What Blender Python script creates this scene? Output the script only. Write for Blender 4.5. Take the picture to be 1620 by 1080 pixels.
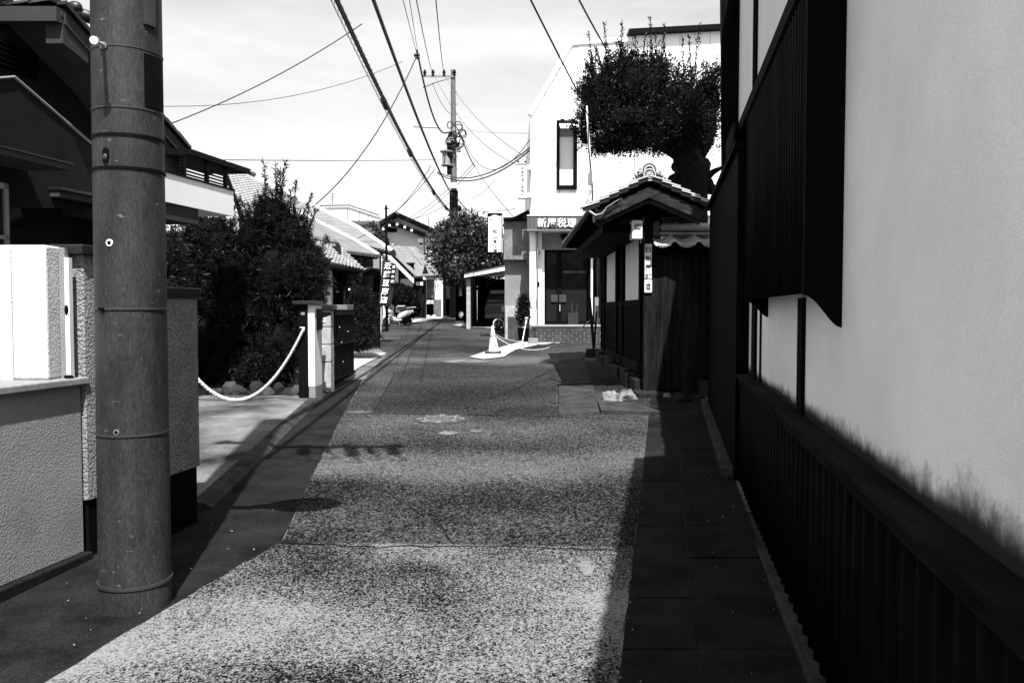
import bpy, bmesh, math, random
import numpy as np
from mathutils import Vector, Matrix
from math import sin, cos, pi, radians, sqrt, atan2

for _o in list(bpy.data.objects):
    bpy.data.objects.remove(_o)
SC = bpy.context.scene
COL = SC.collection
rnd = random.Random(7)

# ------------------------------------------------------------------ camera
F = 1260.0                      # focal length in pixels of the 1620 px wide photograph (28 mm)
TH = math.atan(50 / F)          # the camera looks slightly down
EYE = Vector((0, 0, 1.5))
cam = bpy.data.cameras.new('camera'); cam.lens = 28; cam.sensor_width = 36
cam.clip_start = 0.05; cam.clip_end = 3000
co = bpy.data.objects.new('camera', cam); COL.objects.link(co)
co.location = EYE; co.rotation_euler = (pi / 2 - TH, 0, 0)
SC.camera = co

# ------------------------------------------------------------------ sun and sky (a black and white place: grey light)
SUN_EL = radians(60)
LIGHT = Vector((-0.17 * cos(SUN_EL) / 1.0143, cos(SUN_EL) / 1.0143, -sin(SUN_EL)))
sl = bpy.data.lights.new('sun', 'SUN'); sl.energy = 4.4; sl.angle = radians(0.5); sl.color = (1, 1, 1)
so = bpy.data.objects.new('sun', sl); COL.objects.link(so)
so.rotation_euler = LIGHT.to_track_quat('-Z', 'Y').to_euler(); so.location = (5, -10, 20)
w = bpy.data.worlds.new('World'); SC.world = w; w.use_nodes = True
nt = w.node_tree; nt.nodes.clear()
out = nt.nodes.new('ShaderNodeOutputWorld'); bg = nt.nodes.new('ShaderNodeBackground')
sky = nt.nodes.new('ShaderNodeTexSky'); sky.sky_type = 'NISHITA'; sky.sun_disc = False
sky.sun_elevation = SUN_EL; sky.sun_rotation = radians(170.4); sky.dust_density = 1.5
bw = nt.nodes.new('ShaderNodeRGBToBW')
tc = nt.nodes.new('ShaderNodeTexCoord')
mp = nt.nodes.new('ShaderNodeMapping'); mp.inputs['Scale'].default_value = (1.0, 1.0, 4.5)
cn = nt.nodes.new('ShaderNodeTexNoise'); cn.inputs['Scale'].default_value = 2.0; cn.inputs['Detail'].default_value = 7
cn.inputs['Roughness'].default_value = 0.55
cr = nt.nodes.new('ShaderNodeMapRange')
cr.inputs[1].default_value = 0.38; cr.inputs[2].default_value = 0.7; cr.inputs[3].default_value = 0.0; cr.inputs[4].default_value = 0.75
mx = nt.nodes.new('ShaderNodeMix'); mx.data_type = 'FLOAT'
mx.inputs[3].default_value = 4.2
nt.links.new(sky.outputs[0], bw.inputs[0]); nt.links.new(tc.outputs['Generated'], mp.inputs[0]); nt.links.new(mp.outputs[0], cn.inputs['Vector'])
nt.links.new(cn.outputs[0], cr.inputs[0]); nt.links.new(cr.outputs[0], mx.inputs[0]); nt.links.new(bw.outputs[0], mx.inputs[2])
nt.links.new(mx.outputs[0], bg.inputs[0]); nt.links.new(bg.outputs[0], out.inputs[0])
bg.inputs[1].default_value = 0.105
SC.view_settings.view_transform = 'Standard'; SC.view_settings.look = 'None'
SC.view_settings.exposure = 1.45; SC.view_settings.gamma = 1.0
SC.cycles.max_bounces = 8

# ------------------------------------------------------------------ measuring helpers
def ray(px, py):
    u = (px - 810) / F; v = (540 - py) / F
    return Vector((u, cos(TH) + v * sin(TH), -sin(TH) + v * cos(TH)))
def at(px, py, Y):
    r = ray(px, py); return EYE + r * (Y / r.y)
def X(px, Y): return (px - 810) / F * Y
def Z(py, Y): return at(810, py, Y).z
G0, G1, GS = 4.0, 40.0, 0.033
def gz(y): return GS * (min(max(y, G0), G1) - G0)
def gp(px, py):
    r = ray(px, py)
    t = 1.5 / -r.z if r.z < 0 else 1e9
    if t * r.y <= G0: return EYE + r * t
    t = (1.5 + GS * G0) / (GS * r.y - r.z) if GS * r.y - r.z > 0 else 1e9
    if t * r.y <= G1: return EYE + r * t
    t = (1.5 - gz(G1)) / -r.z
    return EYE + r * t
def W(c, y, z): return Vector((c + 0.19 * y, y, z))     # a frame along the near street: c is the offset from the eye
def YW(c, px): return F * c / (px - 1049)

# ------------------------------------------------------------------ mesh building
class MB:
    def __init__(s): s.v = []; s.f = []
    def add(s, vs, fs):
        n = len(s.v); s.v += [Vector(p) for p in vs]; s.f += [tuple(i + n for i in f) for f in fs]; return s
    def box(s, x0, x1, y0, y1, z0, z1, f=None):
        f = f or (lambda a, b, c: (a, b, c))
        p = [f(x, y, z) for x in (x0, x1) for y in (y0, y1) for z in (z0, z1)]
        return s.add(p, [(0, 1, 3, 2), (4, 6, 7, 5), (0, 4, 5, 1), (2, 3, 7, 6), (0, 2, 6, 4), (1, 5, 7, 3)])
    def prism(s, poly, t0, t1, f):
        n = len(poly)
        vs = [f(a, b, t0) for a, b in poly] + [f(a, b, t1) for a, b in poly]
        return s.add(vs, [tuple(range(n))[::-1], tuple(range(n, 2 * n))] + [(i, (i + 1) % n, n + (i + 1) % n, n + i) for i in range(n)])
    def tube(s, pts, r, n=6, caps=True):
        pts = [Vector(p) for p in pts]; m = len(pts)
        rs = r if isinstance(r, (list, tuple)) else [r] * m
        vs = []; up = None
        for i, p in enumerate(pts):
            d = (pts[min(i + 1, m - 1)] - pts[max(i - 1, 0)])
            if d.length < 1e-9: d = Vector((0, 0, 1))
            d.normalize()
            if up is None: up = Vector((0, 0, 1)) if abs(d.z) < 0.9 else Vector((1, 0, 0))
            a = d.cross(up)
            if a.length < 1e-6: a = d.orthogonal()
            a.normalize(); b = a.cross(d).normalized(); up = b
            for k in range(n):
                t = 2 * pi * k / n; vs.append(p + (a * cos(t) + b * sin(t)) * rs[i])
        fs = [(i * n + k, i * n + (k + 1) % n, (i + 1) * n + (k + 1) % n, (i + 1) * n + k) for i in range(m - 1) for k in range(n)]
        if caps: fs += [tuple(range(n))[::-1], tuple(range((m - 1) * n, m * n))]
        return s.add(vs, fs)
    def lathe(s, prof, o, n=24, f=None, caps=True):
        o = Vector(o); f = f or (lambda x, y, z: Vector((x, y, z)))
        vs = [o + Vector(f(r * cos(2 * pi * k / n), r * sin(2 * pi * k / n), z)) for r, z in prof for k in range(n)]
        m = len(prof)
        fs = [(i * n + k, i * n + (k + 1) % n, (i + 1) * n + (k + 1) % n, (i + 1) * n + k) for i in range(m - 1) for k in range(n)]
        if caps: fs += [tuple(range(n))[::-1], tuple(range((m - 1) * n, m * n))]
        return s.add(vs, fs)
    def grid(s, fn, nu, nv, closed=False):
        vs = [fn(i / nu, j / nv) for i in range(nu + 1) for j in range(nv + 1)]
        return s.add(vs, [(i * (nv + 1) + j, (i + 1) * (nv + 1) + j, (i + 1) * (nv + 1) + j + 1, i * (nv + 1) + j + 1) for i in range(nu) for j in range(nv)])
    def ball(s, c, rx, ry, rz, nu=12, nv=8, jit=0, seed=0):
        rr = random.Random(seed); c = Vector(c); base = len(s.v); vs = []
        for j in range(1, nv):
            for i in range(nu):
                a = 2 * pi * i / nu; b = pi * j / nv; q = 1 + jit * (rr.random() - .5) * 2
                vs.append(c + Vector((rx * cos(a) * sin(b) * q, ry * sin(a) * sin(b) * q, rz * cos(b) * q)))
        vs.append(c + Vector((0, 0, rz))); vs.append(c - Vector((0, 0, rz)))
        fs = [(j * nu + i, (j + 1) * nu + i, (j + 1) * nu + (i + 1) % nu, j * nu + (i + 1) % nu) for j in range(nv - 2) for i in range(nu)]
        T = (nv - 1) * nu
        fs += [(T, i, (i + 1) % nu) for i in range(nu)] + [(T + 1, (nv - 2) * nu + (i + 1) % nu, (nv - 2) * nu + i) for i in range(nu)]
        return s.add(vs, fs)
    def build(s, name, m, parent=None, smooth=False, bevel=0, kind=None, solid=0):
        me = bpy.data.meshes.new(name)
        o = bpy.data.objects.new(name, me); COL.objects.link(o)
        off = Vector((0, 0, 0))
        if parent is not None:
            o.parent = parent; off = ORG.get(parent.name, Vector((0, 0, 0)))
        ORG[o.name] = off
        me.from_pydata([p - off for p in s.v], [], s.f)
        me.update()
        if len(s.f) < 60000:
            b = bmesh.new(); b.from_mesh(me); bmesh.ops.recalc_face_normals(b, faces=b.faces); b.to_mesh(me); b.free()
        if m: me.materials.append(m)
        if smooth:
            me.polygons.foreach_set('use_smooth', [True] * len(me.polygons))
            if smooth != 'all':
                try:
                    me.set_sharp_from_angle(angle=radians(40))
                except Exception: pass
        if bevel:
            md = o.modifiers.new('bevel', 'BEVEL'); md.width = bevel; md.segments = 2; md.limit_method = 'ANGLE'
        if solid:
            md = o.modifiers.new('solidify', 'SOLIDIFY'); md.thickness = solid; md.offset = 0
        if kind: o['kind'] = kind
        return o
ORG = {}
def thing(name, label, cat, loc=(0, 0, 0), group=None):
    o = bpy.data.objects.new(name, None); COL.objects.link(o); o.location = loc; o.empty_display_size = .2
    o['label'] = label; o['category'] = cat
    if group: o['group'] = group
    ORG[o.name] = Vector(loc); return o
def tag(o, label, cat, group=None):
    o['label'] = label; o['category'] = cat
    if group: o['group'] = group
    return o
def struct(name, parent=None):
    o = bpy.data.objects.new(name, None); COL.objects.link(o); o['kind'] = 'structure'; ORG[o.name] = Vector((0, 0, 0)); return o
def inst(src, mw, parent=None, name=None):
    """a copy that shares src's mesh; mw: matrix in world space (parents here are never rotated)"""
    o = src.copy(); COL.objects.link(o)
    off = ORG.get(parent.name, Vector((0, 0, 0))) if parent else Vector((0, 0, 0))
    o.parent = parent
    o.matrix_basis = Matrix.Translation(-off) @ mw
    return o
class Pieces:
    """alike pieces of one part: the first is src itself, later ones are copies of it"""
    def __init__(s, mb, name, m, parent, smooth=False, bevel=0):
        s.parent = parent
        me_parent = None
        s.src = mb.build(name, m, None, smooth, bevel); s.n = 0
    def put(s, mw):
        off = ORG.get(s.parent.name, Vector((0, 0, 0)))
        if s.n == 0:
            o = s.src; o.parent = s.parent
        else:
            o = s.src.copy(); COL.objects.link(o); o.parent = s.parent
        o.matrix_basis = Matrix.Translation(-off) @ mw
        s.n += 1; return o
def fr(o, ux, uy, uz):
    m = Matrix((ux, uy, uz)).transposed().to_4x4(); m.translation = Vector(o); return m

# ------------------------------------------------------------------ materials (all grey: the place as a black and white film sees it)
def nd(nt, t, **k):
    n = nt.nodes.new(t)
    for a, b in k.items(): setattr(n, a, b)
    return n
def M(name, v, rough=.85, var=.25, scale=3, sv=(1, 1, 1), fine=0, fscale=120, bump=0, bscale=80, spec=.25, metal=0, bdist=.01, detail=5):
    m = bpy.data.materials.new(name); m.use_nodes = True; t = m.node_tree; b = t.nodes['Principled BSDF']
    b.inputs['Roughness'].default_value = rough; b.inputs['Metallic'].default_value = metal
    b.inputs['Specular IOR Level'].default_value = spec
    g = nd(t, 'ShaderNodeNewGeometry'); mp = nd(t, 'ShaderNodeMapping'); mp.inputs['Scale'].default_value = sv
    t.links.new(g.outputs['Position'], mp.inputs[0])
    n = nd(t, 'ShaderNodeTexNoise'); n.inputs['Scale'].default_value = scale; n.inputs['Detail'].default_value = detail; n.inputs['Roughness'].default_value = .6
    t.links.new(mp.outputs[0], n.inputs['Vector'])
    r = nd(t, 'ShaderNodeMapRange'); r.inputs[1].default_value = .3; r.inputs[2].default_value = .7
    r.inputs[3].default_value = v * (1 - var); r.inputs[4].default_value = min(.95, v * (1 + var))
    t.links.new(n.outputs[0], r.inputs[0]); last = r.outputs[0]
    if fine:
        n2 = nd(t, 'ShaderNodeTexNoise'); n2.inputs['Scale'].default_value = fscale; n2.inputs['Detail'].default_value = 2
        t.links.new(mp.outputs[0], n2.inputs['Vector'])
        r2 = nd(t, 'ShaderNodeMapRange'); r2.inputs[1].default_value = .3; r2.inputs[2].default_value = .7
        r2.inputs[3].default_value = 1 - fine; r2.inputs[4].default_value = 1 + fine
        mu = nd(t, 'ShaderNodeMath', operation='MULTIPLY'); mu.use_clamp = True
        t.links.new(n2.outputs[0], r2.inputs[0]); t.links.new(last, mu.inputs[0]); t.links.new(r2.outputs[0], mu.inputs[1]); last = mu.outputs[0]
    t.links.new(last, b.inputs['Base Color'])
    if bump:
        n3 = nd(t, 'ShaderNodeTexNoise'); n3.inputs['Scale'].default_value = bscale; n3.inputs['Detail'].default_value = 4
        t.links.new(mp.outputs[0], n3.inputs['Vector'])
        bp = nd(t, 'ShaderNodeBump'); bp.inputs['Strength'].default_value = bump; bp.inputs['Distance'].default_value = bdist
        t.links.new(n3.outputs[0], bp.inputs['Height']); t.links.new(bp.outputs[0], b.inputs['Normal'])
    m['_last'] = 0
    MATLAST[m.name] = last
    return m
MATLAST = {}
def mul(m, sock):
    """multiply a material's base colour by a socket"""
    t = m.node_tree; b = t.nodes['Principled BSDF']; l = b.inputs['Base Color'].links[0].from_socket
    mu = nd(t, 'ShaderNodeMath', operation='MULTIPLY'); t.links.new(l, mu.inputs[0]); t.links.new(sock, mu.inputs[1]); t.links.new(mu.outputs[0], b.inputs['Base Color'])
def asphalt(name, lo, hi, thr, cell, patch=.35, blend=.5, clump=.5):
    m = bpy.data.materials.new(name); m.use_nodes = True; t = m.node_tree; b = t.nodes['Principled BSDF']
    b.inputs['Roughness'].default_value = .9; b.inputs['Specular IOR Level'].default_value = .05
    g = nd(t, 'ShaderNodeNewGeometry')
    v = nd(t, 'ShaderNodeTexVoronoi'); v.inputs['Scale'].default_value = cell
    n0 = nd(t, 'ShaderNodeTexNoise'); n0.inputs['Scale'].default_value = cell * .8; n0.inputs['Detail'].default_value = 3
    va = nd(t, 'ShaderNodeMixRGB'); va.blend_type = 'ADD'; va.inputs[0].default_value = .02
    t.links.new(g.outputs['Position'], va.inputs[1]); t.links.new(n0.outputs['Color'], va.inputs[2]); t.links.new(va.outputs[0], v.inputs['Vector'])
    bwn = nd(t, 'ShaderNodeRGBToBW'); t.links.new(v.outputs['Color'], bwn.inputs[0])
    n1 = nd(t, 'ShaderNodeTexNoise'); n1.inputs['Scale'].default_value = cell * .35; n1.inputs['Detail'].default_value = 4
    t.links.new(g.outputs['Position'], n1.inputs['Vector'])
    bws = nd(t, 'ShaderNodeMapRange'); bws.clamp = False; bws.inputs[1].default_value = .5; bws.inputs[2].default_value = 1; bws.inputs[3].default_value = .5; bws.inputs[4].default_value = 1.0
    t.links.new(bwn.outputs[0], bws.inputs[0])
    n1s = nd(t, 'ShaderNodeMapRange'); n1s.clamp = False; n1s.inputs[1].default_value = .5; n1s.inputs[2].default_value = 1; n1s.inputs[3].default_value = .5; n1s.inputs[4].default_value = .5 + clump * 2.2; t.links.new(n1.outputs[0], n1s.inputs[0])
    ad = nd(t, 'ShaderNodeMath', operation='ADD'); t.links.new(bws.outputs[0], ad.inputs[0]); t.links.new(n1s.outputs[0], ad.inputs[1])
    # large worn patches, stretched across the road
    mp = nd(t, 'ShaderNodeMapping'); mp.inputs['Scale'].default_value = (.6, .8, 1); t.links.new(g.outputs['Position'], mp.inputs[0])
    n2 = nd(t, 'ShaderNodeTexNoise'); n2.inputs['Scale'].default_value = .9; n2.inputs['Detail'].default_value = 6; t.links.new(mp.outputs[0], n2.inputs['Vector'])
    n3 = nd(t, 'ShaderNodeMapRange'); n3.inputs[1].default_value = .35; n3.inputs[2].default_value = .65; n3.inputs[3].default_value = -patch; n3.inputs[4].default_value = patch
    t.links.new(n2.outputs[0], n3.inputs[0])
    ad2 = nd(t, 'ShaderNodeMath', operation='ADD'); t.links.new(ad.outputs[0], ad2.inputs[0]); t.links.new(n3.outputs[0], ad2.inputs[1])
    # paler and darker bands lying across the road, wavy
    sx = nd(t, 'ShaderNodeSeparateXYZ'); t.links.new(g.outputs['Position'], sx.inputs[0])
    wv = nd(t, 'ShaderNodeTexNoise'); wv.inputs['Scale'].default_value = .55; wv.inputs['Detail'].default_value = 5; t.links.new(g.outputs['Position'], wv.inputs['Vector'])
    wm = nd(t, 'ShaderNodeMath', operation='MULTIPLY_ADD'); t.links.new(wv.outputs[0], wm.inputs[0]); wm.inputs[1].default_value = 1.3; t.links.new(sx.outputs[1], wm.inputs[2])
    ym = nd(t, 'ShaderNodeMapRange'); ym.inputs[1].default_value = .65; ym.inputs[2].default_value = 30.65; t.links.new(wm.outputs[0], ym.inputs[0])
    rp = nd(t, 'ShaderNodeValToRGB'); st = [(0, .50), (3.7, .58), (4.6, .46), (5.2, .36), (6.4, .40), (6.9, .72), (7.35, .72), (7.8, .42), (9.2, .5), (10.2, .42), (15.8, .42), (16.9, .7), (17.6, .6), (18.6, .42), (30, .5)]
    while len(rp.color_ramp.elements) < len(st): rp.color_ramp.elements.new(.5)
    for e_, (p_, v_) in zip(rp.color_ramp.elements, st): e_.position = p_ / 30
    for e_, (p_, v_) in zip(rp.color_ramp.elements, st): e_.color = (v_, v_, v_, 1)
    t.links.new(ym.outputs[0], rp.inputs[0])
    wb = nd(t, 'ShaderNodeMath', operation='MULTIPLY_ADD'); t.links.new(rp.outputs[0], wb.inputs[0]); wb.inputs[1].default_value = 1.0; wb.inputs[2].default_value = -.5
    ad3 = nd(t, 'ShaderNodeMath', operation='ADD'); t.links.new(ad2.outputs[0], ad3.inputs[0]); t.links.new(wb.outputs[0], ad3.inputs[1]); ad2 = ad3
    r = nd(t, 'ShaderNodeMapRange'); r.inputs[1].default_value = thr - blend; r.inputs[2].default_value = thr + blend
    r.inputs[3].default_value = lo; r.inputs[4].default_value = hi
    t.links.new(ad2.outputs[0], r.inputs[0]); t.links.new(r.outputs[0], b.inputs['Base Color'])
    bp = nd(t, 'ShaderNodeBump'); bp.inputs['Strength'].default_value = .6; bp.inputs['Distance'].default_value = .004
    t.links.new(v.outputs['Distance'], bp.inputs['Height']); t.links.new(bp.outputs[0], b.inputs['Normal'])
    return m
m_asph_near = asphalt('coarse asphalt', .003, .17, 1.06, 130, .34, .26, .14)
m_asph = asphalt('fine asphalt', .003, .10, 1.17, 80, .17, .38, .12)
m_asph2 = asphalt('patched asphalt', .003, .08, 1.2, 80, .12, .38, .12)
m_ground = M('dirty concrete ground', .09, var=.5, scale=2, fine=.4, fscale=90, bump=.4, bscale=60)
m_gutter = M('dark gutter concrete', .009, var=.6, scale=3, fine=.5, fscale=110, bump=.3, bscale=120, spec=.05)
m_drive = M('light driveway concrete', .085, var=.95, scale=1.3, fine=.35, fscale=60, bump=.3, bscale=50)
m_apron = M('pale apron concrete', .26, var=.25, scale=2, fine=.2, fscale=80)
m_slab = M('weathered slab concrete', .030, spec=.05, var=.5, scale=4, fine=.4, fscale=60)
m_pole = M('grey pole concrete', .019, rough=.6, var=.6, scale=7, sv=(1, 1, .3), fine=.45, fscale=120, bump=.15, bscale=200, spec=.25)
m_pole_far = M('far pole concrete', .10, var=.2)
m_stucco = M('sprayed stucco', .20, var=.15, scale=3, fine=.15, fscale=80, bump=.5, bscale=95, bdist=.012)
m_stucco_rough = M('deep rough stucco', .21, var=.2, scale=5, fine=.3, fscale=60, bump=1.0, bscale=60, bdist=.03)
m_stucco_white = M('white sprayed stucco', .48, var=.12, scale=2.5, bump=.6, bscale=60, bdist=.01)
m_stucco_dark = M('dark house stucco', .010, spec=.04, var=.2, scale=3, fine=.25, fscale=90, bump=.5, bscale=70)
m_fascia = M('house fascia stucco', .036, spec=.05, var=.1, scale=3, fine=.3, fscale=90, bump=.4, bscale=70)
m_plaster = M('white lime plaster', .70, rough=.9, var=.06, scale=1.5, fine=.05, fscale=300)
m_white = M('white paint', .8, rough=.6, var=.05)
m_offwhite = M('pale wall', .6, var=.1)
m_grey = M('mid grey wall', .17, var=.18, scale=2, fine=.15, fscale=30)
m_grey2 = M('grey stucco box', .13, var=.35, scale=3, fine=.25, fscale=30)
m_dwood = M('blackened timber', .0022, rough=.8, var=.6, scale=6, sv=(1, 1, .15), bump=.3, bscale=40, spec=.03)
m_black = M('black paint', .003, rough=.6, var=.2, spec=.05)
m_tin = M('black corrugated tin', .0022, rough=.7, var=.95, scale=7, sv=(1, 1, .15), spec=.035)
m_oldwood = M('weathered grey timber', .008, rough=.9, spec=.03, var=.8, scale=9, sv=(1, .12, 1), bump=.8, bscale=24, bdist=.006)
m_plank = M('weathered plank', .009, rough=.9, spec=.05, var=.8, scale=14, sv=(1, 1, .08), fine=.4, fscale=60, bump=.5, bscale=40)
m_barge = M('weathered barge board', .02, rough=.85, spec=.1, var=.7, scale=14, sv=(.3, 1, 1), bump=.5, bscale=40)
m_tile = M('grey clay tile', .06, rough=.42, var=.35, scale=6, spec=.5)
m_tile_lit = M('sunlit tone tile', .42, rough=.5, var=.2, scale=4, spec=.5)  # paler copy of the clay tile, sunlight put into its colour
m_tile_old = M('old lichened tile', .16, rough=.8, var=.6, scale=10, fine=.4, fscale=30)
m_tile_dark = M('dark glazed tile', .006, rough=.45, var=.4, scale=6, spec=.35)
m_siding = M('white metal siding', .80, rough=.45, var=.03, spec=.4)
m_steel = M('grey steel', .18, rough=.45, metal=.3, var=.2)
m_steel_light = M('galvanised steel', .5, rough=.4, metal=.2, var=.15)
m_rubber = M('black rubber', .012, rough=.7, var=.3)
m_cable = M('black cable', .012, rough=.6, var=.2)
m_rope = M('white rope', .42, var=.1)
m_brick = M('dark brick', .04, rough=.8, var=.5, scale=5)
m_block = M('speckled concrete block', .30, var=.2, scale=6, fine=.8, fscale=90, bump=.6, bscale=90)
m_stone = M('garden stone', .03, var=.6, scale=7, fine=.3, fscale=50, bump=.8, bscale=20, bdist=.02)
m_stone_dark = M('dark base stone', .008, var=.5, scale=8, bump=.8, bscale=30, bdist=.02)
m_bark = M('dark bark', .008, spec=.05, var=.6, scale=12, bump=1, bscale=20, bdist=.03)
m_cloth = M('black banner cloth', .010, rough=.95, var=.2)
m_car = M('dark car paint', .04, rough=.3, var=.05, spec=.5)
m_scoot = M('cream scooter paint', .32, rough=.25, var=.03, spec=.6)
def leafmat(name, v, var=.6, rough=.5, spec=.35):
    m = M(name, v, rough=rough, var=var, scale=9, spec=spec); return m
m_leaf_d = leafmat('dark conifer needles', .008, .9, .45, .12)
m_leaf_m = leafmat('hedge leaves', .007, .8, .5, .14)
m_leaf_l = leafmat('silvery leaves', .036, .8, .45, .25)
m_leaf_t = leafmat('clipped pine leaves', .005, .8, .5, .14)
m_glass = bpy.data.materials.new('dark glass'); m_glass.use_nodes = True
_b = m_glass.node_tree.nodes['Principled BSDF']; _b.inputs['Base Color'].default_value = (.012, .012, .012, 1); _b.inputs['Roughness'].default_value = .06; _b.inputs['Specular IOR Level'].default_value = .22
m_frost = M('pale window blind', .6, rough=.2, var=.06, scale=2, spec=.5)

# pole: vertical streaks, pale scratches
def add_scratches(m, sc=26, lo=.70, gain=3.2):
    t = m.node_tree; g = nd(t, 'ShaderNodeNewGeometry')
    mp = nd(t, 'ShaderNodeMapping'); mp.inputs['Scale'].default_value = (1, 1, 2.6); mp.inputs['Rotation'].default_value = (0, .35, 0); t.links.new(g.outputs['Position'], mp.inputs[0])
    n = nd(t, 'ShaderNodeTexNoise'); n.inputs['Scale'].default_value = sc; n.inputs['Detail'].default_value = 4; n.inputs['Roughness'].default_value = .6
    t.links.new(mp.outputs[0], n.inputs['Vector'])
    r = nd(t, 'ShaderNodeMapRange'); r.inputs[1].default_value = lo; r.inputs[2].default_value = lo + .03; r.inputs[3].default_value = 1; r.inputs[4].default_value = gain
    t.links.new(n.outputs[0], r.inputs[0]); mul(m, r.outputs[0])
add_scratches(m_pole, 15, .675, 4.5)
# plaster: mould creeping up from the sill, by height with a ragged noise edge (a stain)
def add_mould(m, z0=.975):
    t = m.node_tree; g = nd(t, 'ShaderNodeNewGeometry'); s = nd(t, 'ShaderNodeSeparateXYZ'); t.links.new(g.outputs['Position'], s.inputs[0])
    mp = nd(t, 'ShaderNodeMapping'); mp.inputs['Scale'].default_value = (.9, .9, .8); t.links.new(g.outputs['Position'], mp.inputs[0])
    n = nd(t, 'ShaderNodeTexNoise'); n.inputs['Scale'].default_value = 16; n.inputs['Detail'].default_value = 9; n.inputs['Roughness'].default_value = .72; t.links.new(mp.outputs[0], n.inputs['Vector'])
    n2 = nd(t, 'ShaderNodeTexNoise'); n2.inputs['Scale'].default_value = 2.2; n2.inputs['Detail'].default_value = 2; t.links.new(g.outputs['Position'], n2.inputs['Vector'])
    # height above sill
    h = nd(t, 'ShaderNodeMath', operation='SUBTRACT'); t.links.new(s.outputs[2], h.inputs[0]); h.inputs[1].default_value = z0
    # allowed height varies with position along the wall: larger near the camera (worn by splash there)
    yr = nd(t, 'ShaderNodeMapRange'); yr.inputs[1].default_value = 1.2; yr.inputs[2].default_value = 4.2; yr.inputs[3].default_value = .115; yr.inputs[4].default_value = .055
    t.links.new(s.outputs[1], yr.inputs[0])
    a = nd(t, 'ShaderNodeMath', operation='MULTIPLY'); t.links.new(n.outputs[0], a.inputs[0]); t.links.new(n2.outputs[0], a.inputs[1])
    a4 = nd(t, 'ShaderNodeMath', operation='MULTIPLY'); t.links.new(a.outputs[0], a4.inputs[0]); a4.inputs[1].default_value = 4.0
    lim = nd(t, 'ShaderNodeMath', operation='MULTIPLY'); t.links.new(a4.outputs[0], lim.inputs[0]); t.links.new(yr.outputs[0], lim.inputs[1])
    q = nd(t, 'ShaderNodeMath', operation='DIVIDE'); t.links.new(h.outputs[0], q.inputs[0]); t.links.new(lim.outputs[0], q.inputs[1])
    r = nd(t, 'ShaderNodeMapRange'); r.inputs[1].default_value = .25; r.inputs[2].default_value = 1.45; r.inputs[3].default_value = .03; r.inputs[4].default_value = 1
    r.interpolation_type = 'SMOOTHSTEP'
    t.links.new(q.outputs[0], r.inputs[0]); mul(m, r.outputs[0])
m_plaster_m = M('mould stained plaster', .80, rough=.9, var=.10, scale=1.5, fine=.20, fscale=330, spec=.05)
add_mould(m_plaster_m)

# ------------------------------------------------------------------ text
def text_mb(txt, size, O, ux, uz, n, ext=.003, bold=0.0, vertical=False, spacing=1.0, linesp=1.05):
    mb = MB(); items = []
    if vertical:
        items = [(ch, 0, -i * size * linesp) for i, ch in enumerate(txt)]
    else:
        items = [(ch, i * size * spacing, 0) for i, ch in enumerate(txt)]
    for ch, dx, dz in items:
        cu = bpy.data.curves.new('t', 'FONT'); cu.body = ch; cu.size = size; cu.extrude = ext; cu.offset = bold; cu.resolution_u = 3
        cu.align_x = 'CENTER'
        to = bpy.data.objects.new('t', cu); COL.objects.link(to)
        dg = bpy.context.evaluated_depsgraph_get(); ev = to.evaluated_get(dg); me = ev.to_mesh()
        vs = [Vector(O) + ux * (v.co.x + dx) + uz * (v.co.y + dz) + n * v.co.z for v in me.vertices]
        mb.add(vs, [tuple(p.vertices) for p in me.polygons]); ev.to_mesh_clear()
        bpy.data.objects.remove(to); bpy.data.curves.remove(cu)
    return mb
def text_parts(name, txt, size, O, ux, uz, n, m, parent, ext=.001, bold=0.0, vertical=False, spacing=1.0, linesp=1.05):
    for i, ch in enumerate(txt):
        o = Vector(O) + (-uz * (i * size * linesp) if vertical else ux * (i * size * spacing))
        text_mb(ch, size, o, ux, uz, n, ext, bold).build(name, m, parent)
UX, UY, UZ = Vector((1, 0, 0)), Vector((0, 1, 0)), Vector((0, 0, 1))

# ------------------------------------------------------------------ roofs
def tile_field(mb, A, B, C, D, cols, rows, amp=.03, step=.03, sub=4):
    """pan-tiled roof face: A-B the eave, D-C the ridge; waves across, a step at every row"""
    A, B, C, D = map(Vector, (A, B, C, D)); n = (B - A).cross(D - A).normalized()
    if n.z < 0: n = -n
    def P(u, v): return (A * (1 - u) + B * u) * (1 - v) + (D * (1 - u) + C * u) * v
    nu = cols * sub
    for r in range(rows):
        v0 = r / rows; v1 = (r + 1) / rows
        vs = []
        for i in range(nu + 1):
            u = i / nu; ph = (i % sub) / sub
            h = amp * (.5 + .5 * cos(2 * pi * ph)) ** 1.5
            vs += [P(u, v0) + n * (h + step - step), P(u, v0) + n * (h + step), P(u, min(1, v1 + .25 / rows)) + n * h]
        fs = []
        for i in range(nu):
            fs += [(i * 3, i * 3 + 3, i * 3 + 4, i * 3 + 1), (i * 3 + 1, i * 3 + 4, i * 3 + 5, i * 3 + 2)]
        mb.add(vs, fs)
    return mb
def slab(mb, A, B, C, D, t):
    A, B, C, D = map(Vector, (A, B, C, D)); n = (B - A).cross(D - A).normalized()
    if n.z < 0: n = -n
    vs = [A, B, C, D, A - n * t, B - n * t, C - n * t, D - n * t]
    return mb.add(vs, [(0, 1, 2, 3), (7, 6, 5, 4), (0, 4, 5, 1), (1, 5, 6, 2), (2, 6, 7, 3), (3, 7, 4, 0)])

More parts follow.
